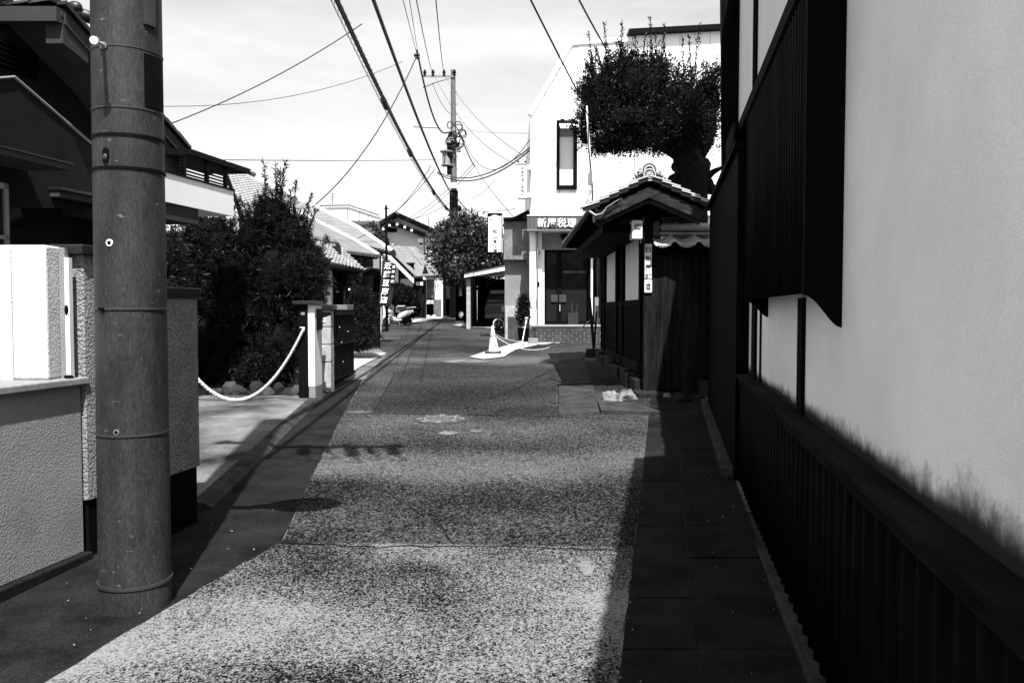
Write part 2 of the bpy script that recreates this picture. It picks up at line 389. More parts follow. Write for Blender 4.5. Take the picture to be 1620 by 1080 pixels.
# ------------------------------------------------------------------ foliage
def leaf_mesh(name, pos, dirs, length, width, mat, parent, kind=None, seed=0, fold=True):
    """pos (n,3), dirs (n,3): one leaf quad (lens shaped) each"""
    rg = np.random.default_rng(seed); n = len(pos)
    d = dirs / np.maximum(np.linalg.norm(dirs, axis=1, keepdims=True), 1e-6)
    r = rg.normal(size=(n, 3)); s = np.cross(d, r); s /= np.maximum(np.linalg.norm(s, axis=1, keepdims=True), 1e-6)
    L = length * rg.uniform(.6, 1.3, (n, 1)); Wd = width * rg.uniform(.7, 1.2, (n, 1))
    p0 = pos; p1 = pos + d * L * .45 + s * Wd * .5; p2 = pos + d * L; p3 = pos + d * L * .45 - s * Wd * .5
    v = np.stack([p0, p1, p2, p3], 1).reshape(-1, 3)
    off = ORG.get(parent.name, Vector((0, 0, 0))) if parent else Vector((0, 0, 0))
    v = v - np.array(off)
    me = bpy.data.meshes.new(name); me.vertices.add(len(v)); me.vertices.foreach_set('co', v.astype(np.float32).ravel())
    me.loops.add(n * 4); me.loops.foreach_set('vertex_index', np.arange(n * 4, dtype=np.int32))
    me.polygons.add(n); me.polygons.foreach_set('loop_start', np.arange(0, n * 4, 4, dtype=np.int32))
    me.update(calc_edges=True); me.validate()
    me.materials.append(mat)
    o = bpy.data.objects.new(name, me); COL.objects.link(o)
    if parent: o.parent = parent
    ORG[o.name] = off
    if kind: o['kind'] = kind
    return o
def lobes_points(lobes, n, seed, shell=.75, noise=.22):
    """random points in ellipsoid lobes [(centre, rx, ry, rz)], mostly near the surface; returns pos, outward"""
    rg = np.random.default_rng(seed); vol = np.array([(a * b * c) ** .67 for _, a, b, c in lobes]); vol /= vol.sum()
    cnt = (vol * n).astype(int); P = []; D = []
    for (c, a, b, h), k in zip(lobes, cnt):
        u = rg.normal(size=(k, 3)); u /= np.linalg.norm(u, axis=1, keepdims=True)
        ph = rg.uniform(0, 6.28, 3)
        lump = 1 + noise * (np.sin(u[:, 0] * 5 + ph[0]) * np.sin(u[:, 1] * 6 + ph[1]) + .6 * np.sin(u[:, 2] * 9 + ph[2]) * np.sin(u[:, 0] * 11))
        rad = np.where(rg.random(k) < shell, rg.uniform(.86, 1.04, k), rg.uniform(.1, .9, k) ** .6) * lump
        P.append(np.array(c) + u * rad[:, None] * np.array([a, b, h])); D.append(u)
    return np.concatenate(P), np.concatenate(D)
def crown(name, lobes, n_clusters, per, length, width, mat, parent, seed, spread=.9, shell=.75, noise=.22, up=.3, csize=.5, kind='stuff'):
    rg = np.random.default_rng(seed + 99)
    P, D = lobes_points(lobes, n_clusters, seed, shell, noise)
    P = np.repeat(P, per, 0); D = np.repeat(D, per, 0)
    off = rg.normal(size=P.shape) * length * csize
    dd = D + rg.normal(size=P.shape) * spread + np.array([0, 0, up])
    return leaf_mesh(name, P + off, dd, length, width, mat, parent, kind, seed)
def core(name, lobes, mat, parent, k=.78, seed=0):  # near-black balls added inside a crown to stand for its inner shade
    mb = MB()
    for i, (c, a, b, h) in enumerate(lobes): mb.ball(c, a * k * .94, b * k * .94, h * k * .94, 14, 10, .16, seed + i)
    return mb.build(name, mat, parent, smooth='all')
m_core = M('crown shade core', .005, spec=.03, var=.6, scale=12, bump=1, bscale=30, bdist=.05)
def wire(label, pts3, r, sag=0, name='overhead_wire', n=24, group='overhead wires', mb=None, parent=None, cat='wire'):
    m = mb or MB()
    for a, b in zip(pts3[:-1], pts3[1:]):
        a, b = Vector(a), Vector(b)
        m.tube([a.lerp(b, i / n) - UZ * sag * 4 * (i / n) * (1 - i / n) for i in range(n + 1)], r, 5)
    if mb: return m
    return tag(m.build(name, m_cable, None, smooth='all'), label, cat, group)
# ================================================================== GROUND
def sheet(name, pts, m, dz, parent=None, kind='structure', edge=0.0, seed=0, sub=0):
    """a flat sheet that follows the ground; pts are ground positions (x, y)"""
    r = random.Random(seed)
    if edge:
        q = []
        for i in range(len(pts)):
            a, b = pts[i], pts[(i + 1) % len(pts)]
            L = sqrt((a[0] - b[0]) ** 2 + (a[1] - b[1]) ** 2); k = max(1, min(60, int(L / .12)))
            for j in range(k):
                t = j / k; q.append((a[0] + (b[0] - a[0]) * t + (r.random() - .5) * edge * (j > 0), a[1] + (b[1] - a[1]) * t + (r.random() - .5) * edge * (j > 0)))
        pts = q
    bmm = bmesh.new(); vs = [bmm.verts.new((p[0], p[1], 0)) for p in pts]; bmm.faces.new(vs)
    for yy in (G0, G1):
        bmesh.ops.bisect_plane(bmm, geom=bmm.verts[:] + bmm.edges[:] + bmm.faces[:], plane_co=(0, yy, 0), plane_no=(0, 1, 0))
    bmesh.ops.triangulate(bmm, faces=bmm.faces[:])
    for v in bmm.verts: v.co.z = gz(v.co.y) + dz
    for f in bmm.faces:
        f.normal_update()
        if f.normal.z < 0: f.normal_flip()
    me = bpy.data.meshes.new(name); bmm.to_mesh(me); bmm.free(); me.materials.append(m)
    o = bpy.data.objects.new(name, me); COL.objects.link(o)
    if parent: o.parent = parent
    elif kind: o['kind'] = kind
    return o
def gxy(px, py): p = gp(px, py); return (p.x, p.y)
sheet('ground', [(-400, -6), (400, -6), (400, 900), (-400, 900)], m_ground, 0)
Yb = gxy(700, 867)[1]
# coarse asphalt in front, finer asphalt beyond
nearL = [gxy(445, 860), gxy(322, 930), gxy(200, 1003), gxy(80, 1078)]
d0, d1 = nearL[2], nearL[3]
ext = (d1[0] + (d1[0] - d0[0]) * 6, d1[1] + (d1[1] - d0[1]) * 6)
sheet('near_road_surface', nearL + [ext, (2.0, ext[1]), (W(-.17, ext[1], 0).x, ext[1]), (W(-.17, Yb, 0).x, Yb)], m_asph_near, .012, edge=.02, seed=3)
farL = [gxy(445, 860), gxy(490, 762), gxy(545, 652), gxy(576, 600), gxy(612, 560), gxy(590, 545), gxy(545, 556), (-6.5, 18.5), (-7.5, 26), gxy(560, 522), gxy(640, 504.5), (-3.6, 60), (-1.8, 60), gxy(716, 509), gxy(735, 516)]
farR = [gxy(800, 523), (2.6, 21.3), (2.6, 11.2), (W(-.17, 10.6, 0).x, 10.6)]
sheet('road', farL + farR + [(W(-.17, Yb, 0).x, Yb - .01)], m_asph, .008, edge=.02, seed=5)
# an old trench patch across the middle distance and the pale worn seam
sheet('road_patch', [gxy(590, 655), gxy(880, 660), gxy(880, 585), gxy(700, 575), gxy(625, 590)], m_asph2, .012, edge=.02, seed=8)
sheet('driveway', [(-2.7, 5.43), gxy(322, 804), gxy(362, 766), gxy(400, 718), gxy(497, 633), (-2.75, 11.25), (-9, 11.25), (-9, 5.3)], m_drive, .05)
sheet('shop_apron', [gxy(742, 566), gxy(772, 556), gxy(812, 545), gxy(837, 538), (.6, 21.8), (2.8, 21.8), gxy(957, 540), gxy(895, 543), gxy(850, 547), gxy(815, 555), gxy(797, 566), gxy(765, 570)], m_apron, .03, edge=.02)
sheet('garage_apron', [gxy(716, 515), gxy(735, 511), (-1.2, 29.5), (.8, 29.5), (.4, 24.8), gxy(800, 522), gxy(765, 519), gxy(738, 519)], m_apron, .03)
sheet('garden_path', [gxy(540, 557), gxy(612, 559), gxy(576, 578), gxy(545, 596), gxy(524, 600), gxy(520, 575)], m_apron, .02, edge=.03)
sheet('verge', [gxy(645, 512), gxy(648, 503.5), gxy(700, 501.5), gxy(700, 504), gxy(672, 508)], m_apron, .02, edge=.05)
# small pale worn spots on the asphalt
for i, (a, b, c, d) in enumerate([(693, 690, 728, 684), (740, 686, 765, 681), (905, 920, 945, 880), (695, 575, 790, 570), (545, 655, 600, 652)]):
    x0, y0 = gxy(a, b); x1, y1 = gxy(c, d); r = random.Random(i)
    cx, cy, rx, ry = (x0 + x1) / 2, (y0 + y1) / 2, abs(x1 - x0) / 2 + .02, abs(y1 - y0) / 2 + .03
    if i == 2: rx, ry = .06, .16
    pts = [(cx + rx * cos(t * 2 * pi / 26) * r.uniform(.45, 1.1), cy + ry * sin(t * 2 * pi / 26) * r.uniform(.45, 1.1)) for t in range(26)]
    sheet('road_paint_smear', pts, m_drive, .017, edge=.015, seed=i)

# cracks and seams in the asphalt
m_crack = M('tarry crack', .006, var=.3, spec=.03)
def crack(pts, wdt, seed, name='road_crack'):
    r = random.Random(seed); P = []
    for a, b in zip(pts[:-1], pts[1:]):
        k = max(2, int(sqrt((a[0] - b[0]) ** 2 + (a[1] - b[1]) ** 2) / .09))
        for j in range(k): P.append((a[0] + (b[0] - a[0]) * j / k + r.uniform(-.02, .02), a[1] + (b[1] - a[1]) * j / k + r.uniform(-.02, .02)))
    P.append(pts[-1]); L = []; Rr = []
    for i, p in enumerate(P):
        q0, q1 = P[max(0, i - 1)], P[min(len(P) - 1, i + 1)]; dx, dy = q1[0] - q0[0], q1[1] - q0[1]; l = sqrt(dx * dx + dy * dy) or 1; w_ = wdt * r.uniform(.4, 1.2)
        L.append((p[0] - dy / l * w_, p[1] + dx / l * w_)); Rr.append((p[0] + dy / l * w_, p[1] - dx / l * w_))
    mb = MB(); n = len(P)
    mb.add([Vector((a, b, gz(b) + .0165)) for a, b in L + Rr], [(i, i + 1, n + i + 1, n + i) for i in range(n - 1)])
    return mb.build(name, m_crack, None, kind='structure')
crack([gxy(447, 862), gxy(600, 868), gxy(800, 866), gxy(1004, 876)], .006, 1)
crack([gxy(590, 655), gxy(625, 590), gxy(700, 575)], .006, 2)
crack([gxy(590, 656), gxy(740, 658), gxy(884, 661), gxy(1020, 668)], .008, 3)
crack([gxy(500, 762), gxy(600, 775), gxy(690, 830), gxy(720, 866)], .004, 4)
crack([gxy(884, 661), gxy(886, 572)], .007, 5)
crack([gxy(640, 640), gxy(800, 610), gxy(930, 575)], .006, 6)
# litter in the gutters
r = random.Random(77); mb = MB()
for k in range(260):
    if k % 4: y_ = r.uniform(2.0, 10.5); c_ = r.choice((r.uniform(-.17, .58), -.165 + r.gauss(0, .015), r.uniform(.3, .58))); p = W(c_, y_, 0); z_ = .030
    else:
        a_, b_ = gxy(r.uniform(100, 440), r.uniform(800, 1060)); p = Vector((a_, b_, 0)); z_ = .016
        if p.x > -.6: continue
    s_ = r.uniform(.002, .008); a_ = r.random() * 6; p.z = gz(p.y) + z_
    mb.add([p + Vector((s_ * cos(a_), s_ * sin(a_), .002)), p + Vector((s_ * cos(a_ + 2.2), s_ * sin(a_ + 2.2), .0)), p + Vector((s_ * .6 * cos(a_ + 4), s_ * .6 * sin(a_ + 4), .006))], [(0, 1, 2)])
mb.build('gutter_litter', m_grey, None, kind='stuff')

# gutter of concrete slabs along the right-hand townhouse
gut = struct('gutter')
y = 1.6; i = 0
for y in np.arange(1.6, 11.0, .61):
    for (c0, c1) in ((-.17, .16), (.161, .60)):
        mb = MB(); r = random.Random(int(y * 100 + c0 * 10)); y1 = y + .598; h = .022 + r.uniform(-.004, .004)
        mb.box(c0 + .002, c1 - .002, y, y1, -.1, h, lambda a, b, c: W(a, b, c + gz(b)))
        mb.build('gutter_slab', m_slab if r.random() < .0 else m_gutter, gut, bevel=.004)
# the bright step of slabs before the gate house
gs = struct('gate_forecourt')
def gslab(p, h, m, name='paving_slab'):
    mb = MB(); n = len(p)
    lo = [Vector((a, b, gz(b) - .1)) for a, b in p]; hi = [Vector((a, b, gz(b) + h)) for a, b in p]
    mb.add(lo + hi, [tuple(range(n, 2 * n))] + [(k, (k + 1) % n, n + (k + 1) % n, n + k) for k in range(n)])
    return mb.build(name, m, gs, bevel=.004)
gslab([gxy(884, 658), gxy(884.5, 612), gxy(938, 608), gxy(949, 655)], .02, m_slab)
gslab([gxy(884.5, 610), gxy(885, 574), gxy(925, 570), gxy(937, 607)], .02, m_slab)
gslab([gxy(885, 573), gxy(886, 552), gxy(920, 552), gxy(925, 569)], .02, m_slab)
gslab([gxy(951, 656), gxy(945, 640), gxy(1000, 642), gxy(1046, 658)], .06, m_slab, 'kerb_stone')

# left side: gutter sheet, kerb stones of the driveway
lg = [gxy(445, 858), gxy(322, 928), gxy(200, 1001), gxy(80, 1076), ext, (-3.2, -2), (-3.0, 3.0), (-2.5, 4.8), gxy(330, 800), gxy(410, 722), gxy(500, 634), gxy(532, 602), gxy(574, 600), gxy(545, 652), gxy(490, 762)]
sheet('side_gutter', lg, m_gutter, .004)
kerb = struct('kerb')
line = [gxy(322, 806), gxy(362, 768), gxy(410, 722), gxy(455, 677), gxy(500, 635), gxy(520, 607), gxy(540, 590)]
pts = [Vector((a, b, gz(b))) for a, b in line]
for a, b in zip(pts[:-1], pts[1:]):
    L = (b - a).length; k = max(1, round(L / .6)); d = (b - a).normalized(); s = Vector((d.y, -d.x, 0)).normalized()
    for j in range(k):
        p = a.lerp(b, j / k) + d * .006; q = a.lerp(b, (j + 1) / k) - d * .006
        mb = MB(); prof = [(-.09, -.05), (-.09, .055), (.0, .05), (.06, .012), (.07, -.05)]
        mb.add([p + s * u + UZ * v for u, v in prof] + [q + s * u + UZ * v for u, v in prof], [(0, 1, 2, 3, 4), (9, 8, 7, 6, 5)] + [(n, (n + 1) % 5, 5 + (n + 1) % 5, 5 + n) for n in range(5)])
        mb.build('kerb_stone', m_slab, kerb)
# low footing of the near left wall
# manhole
m_iron = M('worn cast iron', .035, rough=.55, var=.5, scale=20, spec=.3)
mc = gp(697, 664); R = .33
mh = thing('manhole_cover', 'round iron manhole cover set in the asphalt in the middle of the road', 'manhole cover', (mc.x, mc.y, mc.z))
sl_ = lambda x, y, z: Vector((x, y, z + GS * y))
mb = MB(); mb.lathe([(R, -.02), (R, .018), (R - .025, .018), (R - .025, -.02)], mc, 40, sl_, caps=False); mb.build('rim', m_iron, mh)
mb = MB(); mb.lathe([(R - .03, -.02), (R - .03, .014)], mc, 40, sl_)
mb.build('lid', m_iron, mh)
mb = MB(); mb.lathe([(.2, .013), (.2, .02), (.17, .02), (.17, .013)], mc, 32, sl_, caps=False)
for k in range(8):
    a = k * pi / 4
    f_ = lambda u, v, z: mc + Vector((u * cos(a) - v * sin(a), u * sin(a) + v * cos(a), z + GS * (u * sin(a) + v * cos(a))))
    mb.box(.215, .285, -.03, .03, .013, .021, f_)
    mb.box(.03, .15, -.01, .01, .013, .021, f_)
mb.build('raised_pattern', m_grey2, mh)

# ================================================================== RIGHT: plastered townhouse
th = thing('townhouse', 'dark timbered townhouse with mould-stained white plaster wall filling the right edge', 'house', (1.5, 4, 0))
mb = MB(); mb.prism([(-3, 0), (7.9, 0), (7.9, 3.08), (4.8, 3.08), (4.8, 4.55), (-3, 4.55)], .71, 1.0, lambda a, b, t: W(t, a, b)); mb.build('plaster_wall', m_plaster_m, th)
mb = MB(); mb.prism([(4.2, 2.6), (12.2, 2.6), (12.2, 6.7), (4.2, 4.9)], 1.1, 1.35, lambda a, b, t: W(t, a, b)); mb.build('upper_wall', m_plaster, th)
mb = MB(); mb.box(.60, .709, -3, 6.55, .948, .974, W); mb.build('sill_beam', m_oldwood, th, bevel=.004)
mb = MB(); mb.box(.622, .709, -3, 6.55, .895, .947, W); mb.build('sill_fascia', m_oldwood, th, bevel=.004)
mb = MB(); mb.box(.58, .72, -3, 6.5, -.05, .055, W); mb.build('footing', m_slab, th, bevel=.01)
# corrugated black tin wainscot in overlapping sheets
def corr(c, y0, y1, z0, z1, pitch, amp, top=None, name='tin_sheet', parent=None, m=m_tin):
    n = max(4, int((y1 - y0) / pitch * 8)); mb = MB(); vs = []
    for i in range(n + 1):
        yy = y0 + (y1 - y0) * i / n; cc = c - amp * cos(2 * pi * yy / pitch)
        vs += [W(cc, yy, z0), W(cc, yy, z1)]
    mb.add(vs, [(2 * i, 2 * i + 2, 2 * i + 3, 2 * i + 1) for i in range(n)])
    return mb.build(name, m, parent, smooth='all', solid=.003)
for k in range(9):
    y0 = .2 + k * .72; corr(.648 - .002 * (k % 2), y0, min(6.5, y0 + .75), .05, .9, .13, .014, parent=th)
# posts and battens standing proud of the plaster
for px, c0, w_, z1 in ((1271, .69, .13, 1.56), (1195, .69, .22, 2.84), (1169, .60, .10, 2.84)):
    y0 = YW(.71, px); mb = MB(); mb.box(c0, .712, y0 - w_ / 2, y0 + w_ / 2 + .01, .974, z1, W); mb.build('batten', m_dwood, th)
y0 = YW(.705, 1204); mb = MB(); mb.tube([W(.70, y0, .974), W(.70, y0, 1.6)], .008, 6); mb.build('conduit', m_black, th)
# long beam and drip ledge above the shutter box
mb = MB(); mb.box(.62, .709, 1.5, 7.4, 2.98, 3.07, W); mb.build('ledge_beam', m_dwood, th)
mb = MB(); mb.box(.57, .709, 6.75, 7.5, 2.91, 3.06, W); mb.build('ledge_end', m_dwood, th)
yq = YW(1.1, 1193); mb = MB(); mb.tube([W(1.07, yq, 2.9), W(1.07, yq, 6.0)], .03, 8); mb.build('downpipe', m_black, th, smooth=True)
mb = MB(); mb.prism([(-.22, 2.9), (-.30, 7.5), (.0, 7.9), (.0, 2.9)], 12.0, 12.3, lambda a, b, t: W(1.1 + a, t, b)); mb.build('corner_board', m_dwood, th)
# shutter box
mb = MB(); mb.box(.60, .705, 3.22, 5.36, 1.60, 2.76, W); sb = mb.build('shutter_box', m_dwood, th)
for k in range(3):
    y0 = 3.20 + k * .735; corr(.570, y0, min(5.39, y0 + .75), 1.567, 2.79 + .0 * k, .076, .009, parent=sb)
def ogee(yA, yB, zt, zb):
    pl = [(.556, 2.80), (.709, 2.80), (.709, zb)] + [(.556 + .153 * (1 - t), zb + (1.60 - zb) * (1 - t) ** 0) for t in ()]
    crv = []
    for i in range(13):
        t = i / 12; cc = .709 - .153 * t; s = .5 - .5 * cos(pi * t); crv.append((cc, zb + (1.56 - zb) * (s ** .8)))
    mb = MB(); mb.prism([(.556, 2.80), (.709, 2.80)] + crv, yA, yB, lambda a, b, t: W(a, t, b)); return mb
ogee(3.165, 3.2, 0, 1.43).build('end_board', m_dwood, sb)
ogee(5.395, 5.43, 0, 1.45).build('end_board', m_dwood, sb)
# timber-clad lower wing beyond the plaster
mb = MB(); mb.box(.66, .9, 6.6, 10.55, 0, 2.78, W); wing = mb.build('timber_wing', m_dwood, th)
P_ = None
for k in range(21):
    y0 = 6.56 + k * .19; mb = MB(); mb.box(.60, .655 + (k % 2) * .004, y0, y0 + .182, .02, 2.80, W); mb.build('board', m_dwood, wing)
mb = MB(); mb.box(.56, .92, 6.5, 10.65, 2.81, 2.87, W); mb.build('coping', m_dwood, wing)
mb = MB(); mb.box(.50, .595, 6.6, 10.6, 0, .10, lambda a, b, c: W(a, b, c + gz(b))); mb.build('base_kerb', m_slab, wing, bevel=.01)
# tiled roof slope above the near wall (its eave throws the road's shade)
mb = MB(); A, B, C, D = W(.66, -3, 4.5), W(.66, 4.85, 4.5), W(3.6, 4.85, 5.9), W(3.6, -3, 5.9); slab(mb, A, B, C, D, .06); rf = mb.build('roof', m_dwood, th)
mb = MB(); tile_field(mb, A, B, C, D, 28, 14); mb.build('roof_tiles', m_tile, rf, kind='stuff')
mb = MB(); slab(mb, W(1.05, 4.86, 5.1), W(1.05, 12.3, 6.85), W(4, 12.3, 7.2), W(4, 4.86, 5.4), .06); mb.build('upper_roof', m_dwood, th)
mb = MB(); mb.box(.92, 4.0, 4.9, 12.0, 0, 2.6, W); mb.build('rear_block', m_dwood, th)

# ================================================================== GATE HOUSE (right of centre)
gh = thing('gate_house', 'small traditional tiled gate house with weathered plank front under the clipped tree', 'gate house', (2.3, 11.65, gz(11.65)))
zb = gz(11.65)
mb = MB(); mb.box(1.925, 2.05, 11.62, 11.75, zb + .05, 3.0); mb.build('corner_post', m_plank, gh, bevel=.008)
for k in range(7):
    x0 = 2.056 + k * .116; mb = MB(); r = random.Random(k); mb.box(x0, x0 + .112, 11.66 + r.uniform(0, .006), 11.70, zb + .06 + r.uniform(-.01, .02), 2.40); mb.build('plank', m_plank, gh)
mb = MB(); mb.box(2.05, 2.95, 11.71, 11.9, zb + .02, 2.40); mb.build('backing_wall', m_dwood, gh)
mb = MB(); mb.box(2.05, 2.95, 11.63, 11.656, 2.30, 2.39); mb.build('top_rail', m_dwood, gh)
mb = MB(); mb.box(2.05, 2.85, 11.58, 11.658, zb + .0, zb + .055); mb.build('base_rail', m_plank, gh)
mb = MB(); mb.box(2.72, 2.86, 11.45, 11.57, zb - .05, zb + .22); mb.build('stone_block', m_slab, gh, bevel=.01)
# side wall running away along x = 1.92
mb = MB(); mb.box(1.98, 2.2, 11.8, 17.0, zb, 2.9); mb.build('side_core', m_dwood, gh)
for (y0, y1) in ((12.02, 13.75), (14.75, 16.45)):
    mb = MB(); mb.box(1.955, 1.978, y0, y1, 1.66, 2.75); mb.build('plaster_panel', m_plaster, gh)
for y0, w_ in ((11.85, .15), (13.8, .16), (14.55, .17), (16.5, .18), (16.95, .15)):
    mb = MB(); mb.box(1.90, 2.0, y0, y0 + w_, gz(y0) + .05, 2.85); mb.build('post', m_dwood, gh)
mb = MB(); mb.box(1.915, 1.975, 11.8, 17.0, 1.56, 1.655); mb.build('rail', m_dwood, gh)
mb = MB(); mb.box(1.90, 1.975, 11.8, 17.0, .55, .70); mb.build('rail', m_plank, gh)
for k in range(56):
    y0 = 11.98 + k * .09
    if abs(y0 - 13.88) < .12 or abs(y0 - 14.62) < .13 or abs(y0 - 16.6) < .12: continue
    mb = MB(); mb.box(1.93, 1.977, y0, y0 + .07, .70, 1.56); mb.build('slat', m_dwood, gh)
for k in range(9):
    y0 = 11.8 + k * .58; r = random.Random(k); mb = MB(); mb.box(1.80 + r.uniform(-.03, .03), 2.1, y0, y0 + .56, gz(y0) - .1, gz(y0) + .2 + r.uniform(-.03, .03)); mb.build('base_stone', m_stone_dark, gh, bevel=.02)
# gable roof
ZR = 3.27; YF = 11.15; YBk = 17.2; xl, xr, xm = 1.12, 2.70, 1.91; zl, zr_ = 2.90, 2.93
for (xe, ze, sgn) in ((xl, zl, -1), (xr, zr_, 1)):
    mb = MB(); slab(mb, (xe, YF + .05, ze), (xe, YBk, ze), (xm, YBk, ZR), (xm, YF + .05, ZR), .05); mb.build('roof_deck', m_dwood, gh)
    dx, dz = xe - xm, ze - ZR; L = sqrt(dx * dx + dz * dz); e = Vector((dx / L, 0, dz / L)); nn = Vector((-e.z * sgn, 0, e.x * sgn)) if False else Vector((-dz / L * (1 if dx > 0 else -1), 0, abs(dx) / L))
    # barge boards, two layers
    for (off, t0, t1, yy, name_) in ((.0, .05, .19, YF, 'barge_board'), (0, .19, .25, YF + .05, 'inner_barge')):
        a = Vector((xm, 0, ZR)); mb = MB()
        P = [a - UZ * t0 * 1.06, a + e * (L + .02) - nn * t0, a + e * (L + .02) - nn * t1, a - UZ * t1 * 1.1]
        mb.add([p + UY * yy for p in P] + [p + UY * (yy + .045) for p in P], [(0, 1, 2, 3), (7, 6, 5, 4), (0, 4, 5, 1), (1, 5, 6, 2), (2, 6, 7, 3), (3, 7, 4, 0)])
        mb.build(name_, m_barge, gh)
    # pan tiles (curved), each its own piece
    tm = MB(); tw, tl = .27, .27
    def tf(u, v):
        ph = u * 2 * pi; return Vector(((u - .5) * tw * 1.06, v * tl * 1.15, .03 * (cos(ph) * .5 + .5) + .022 * (1 - v)))
    tm.grid(tf, 6, 1)
    nlip = len(tm.v)
    tm.add([tf(i / 6, 0) for i in range(7)] + [tf(i / 6, 0) - UZ * .022 for i in range(7)], [(i, i + 1, 8 + i, 7 + i) for i in range(6)])
    pc = Pieces(tm, 'roof_tile', m_tile, gh, smooth='all')
    nrow = 4; ncol = 22
    for rr_ in range(nrow):
        for cc_ in range(ncol):
            o = Vector((xm, 0, ZR)) + e * (L + .03 - rr_ * (L / nrow)) + nn * .01 + UY * (YF + .16 + cc_ * tw)
            pc.put(fr(o, UY * (1 if sgn > 0 else -1) * 1, -e, nn) @ Matrix.Rotation(radians(-2), 4, 'X'))
    # verge tiles stepping down the gable edge, sunlight painted on the tops, shade on the lips
    vt = MB(); vt.box(-.03, .235, -.07, .13, .002, .020)
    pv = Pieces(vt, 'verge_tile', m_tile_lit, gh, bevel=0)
    vt = MB(); vt.box(-.02, .225, -.055, -.035, -.055, .0)
    pv2 = Pieces(vt, 'verge_lip', m_tile_dark, gh, bevel=0)
    for k in range(6):
        o = Vector((xm, YF - .0, ZR)) + e * (.03 + k * .150) + nn * (.075 - .006 * k)
        pv.put(fr(o, e, UY, nn) @ Matrix.Rotation(radians(-7), 4, 'Y')); pv2.put(fr(o, e, UY, nn) @ Matrix.Rotation(radians(-7), 4, 'Y'))
# underside rafters ends seen under the eave at the left
for k in range(16):
    mb = MB(); y0 = YF + .2 + k * .37; mb.box(xl + .02, xl + .5, y0, y0 + .05, zl - .10, zl - .045); mb.build('rafter', m_dwood, gh)
mb = MB(); mb.box(1.30, 1.98, YF + .3, 17.1, 2.6, 2.72); mb.build('eave_soffit', m_dwood, gh)
mb = MB(); mb.box(1.45, 2.6, 11.7, 11.78, 2.85, 2.97); mb.build('tie_beam', m_dwood, gh)
mb = MB(); mb.prism([(1.35, 2.83), (2.55, 2.83), (2.5, 2.95), (xm, ZR - .08), (1.32, 2.95)], 11.5, 11.56, lambda a, b, t: Vector((a, t, b))); mb.build('gable_board', m_dwood, gh)
# ridge with its round end tile and ornament
mb = MB(); mb.box(xm - .09, xm + .09, YF + .12, YBk, ZR + .02, ZR + .08); mb.box(xm - .07, xm + .07, YF + .12, YBk, ZR + .085, ZR + .12)
rg_ = mb.build('ridge_course', m_tile, gh)
mb = MB(); mb.tube([(xm, YF + .1, ZR + .13), (xm, YBk, ZR + .13)], .06, 12); mb.build('ridge_cap', m_tile, gh, smooth=True)
OC = at(1027.5, 277, YF - .03)
orn = None
mb = MB(); mb.lathe([(.088, -.01), (.088, .05)], OC, 28, lambda x, y, z: Vector((x, z, y))); orn = mb.build('ridge_end_tile', m_tile, gh, smooth=True)
mb = MB()
mb.tube([OC + Vector((.08 * cos(a), -.014, .08 * sin(a))) for a in [i * 2 * pi / 28 for i in range(29)]], .009, 6, caps=False)
for k in range(3):     # three comma swirls
    a0 = k * 2 * pi / 3
    pts_ = [OC + Vector((r_ * cos(a0 + t * 3.6), -.014, r_ * sin(a0 + t * 3.6))) for t, r_ in [(i / 10, .012 + .046 * i / 10) for i in range(11)]]
    mb.tube(pts_, [.013 * (1 - i / 11) + .002 for i in range(11)], 6)
mb.build('swirl_emblem', m_tile_lit, orn, smooth='all')
mb = MB()
prof = [(-.26, -.10), (-.235, -.02), (-.17, .00), (-.16, .05), (-.125, .10), (-.075, .125), (-.05, .17), (0, .19), (.05, .17), (.075, .125), (.125, .10), (.16, .05), (.17, .0), (.235, -.02), (.26, -.10), (.1, -.06), (-.1, -.06)]
OCB = OC + Vector((.01, .09, .02))
mb.prism(prof, 0, .07, lambda a, b, t: OCB + Vector((a, t, b))); on = mb.build('ogre_tile', m_tile, gh, bevel=.008)
mb = MB()
arc = [OCB + Vector((.11 * cos(a), -.012, .045 + .115 * sin(a))) for a in [pi * (-.1 + 1.2 * i / 16) for i in range(17)]]; mb.tube(arc, .02, 8)
arc = [OCB + Vector((.065 * cos(a), -.012, .05 + .07 * sin(a))) for a in [pi * (-.1 + 1.2 * i / 16) for i in range(17)]]; mb.tube(arc, .012, 8)
for s in (-1, 1):
    cc = OCB + Vector((s * .145, -.012, .02))
    mb.tube([cc + Vector((s * r_ * cos(t), 0, r_ * sin(t))) for t, r_ in [(i * .55 - 1, .045 - i * .0033) for i in range(12)]], [.016 - .0008 * i for i in range(12)], 8)
    cc = OCB + Vector((s * .215, -.012, -.055))
    mb.tube([cc + Vector((s * r_ * cos(t), 0, r_ * sin(t))) for t, r_ in [(i * .55 - 1, .035 - i * .0027) for i in range(12)]], [.013 - .0007 * i for i in range(12)], 8)
mb.build('scrollwork', m_tile_lit, on, smooth='all')
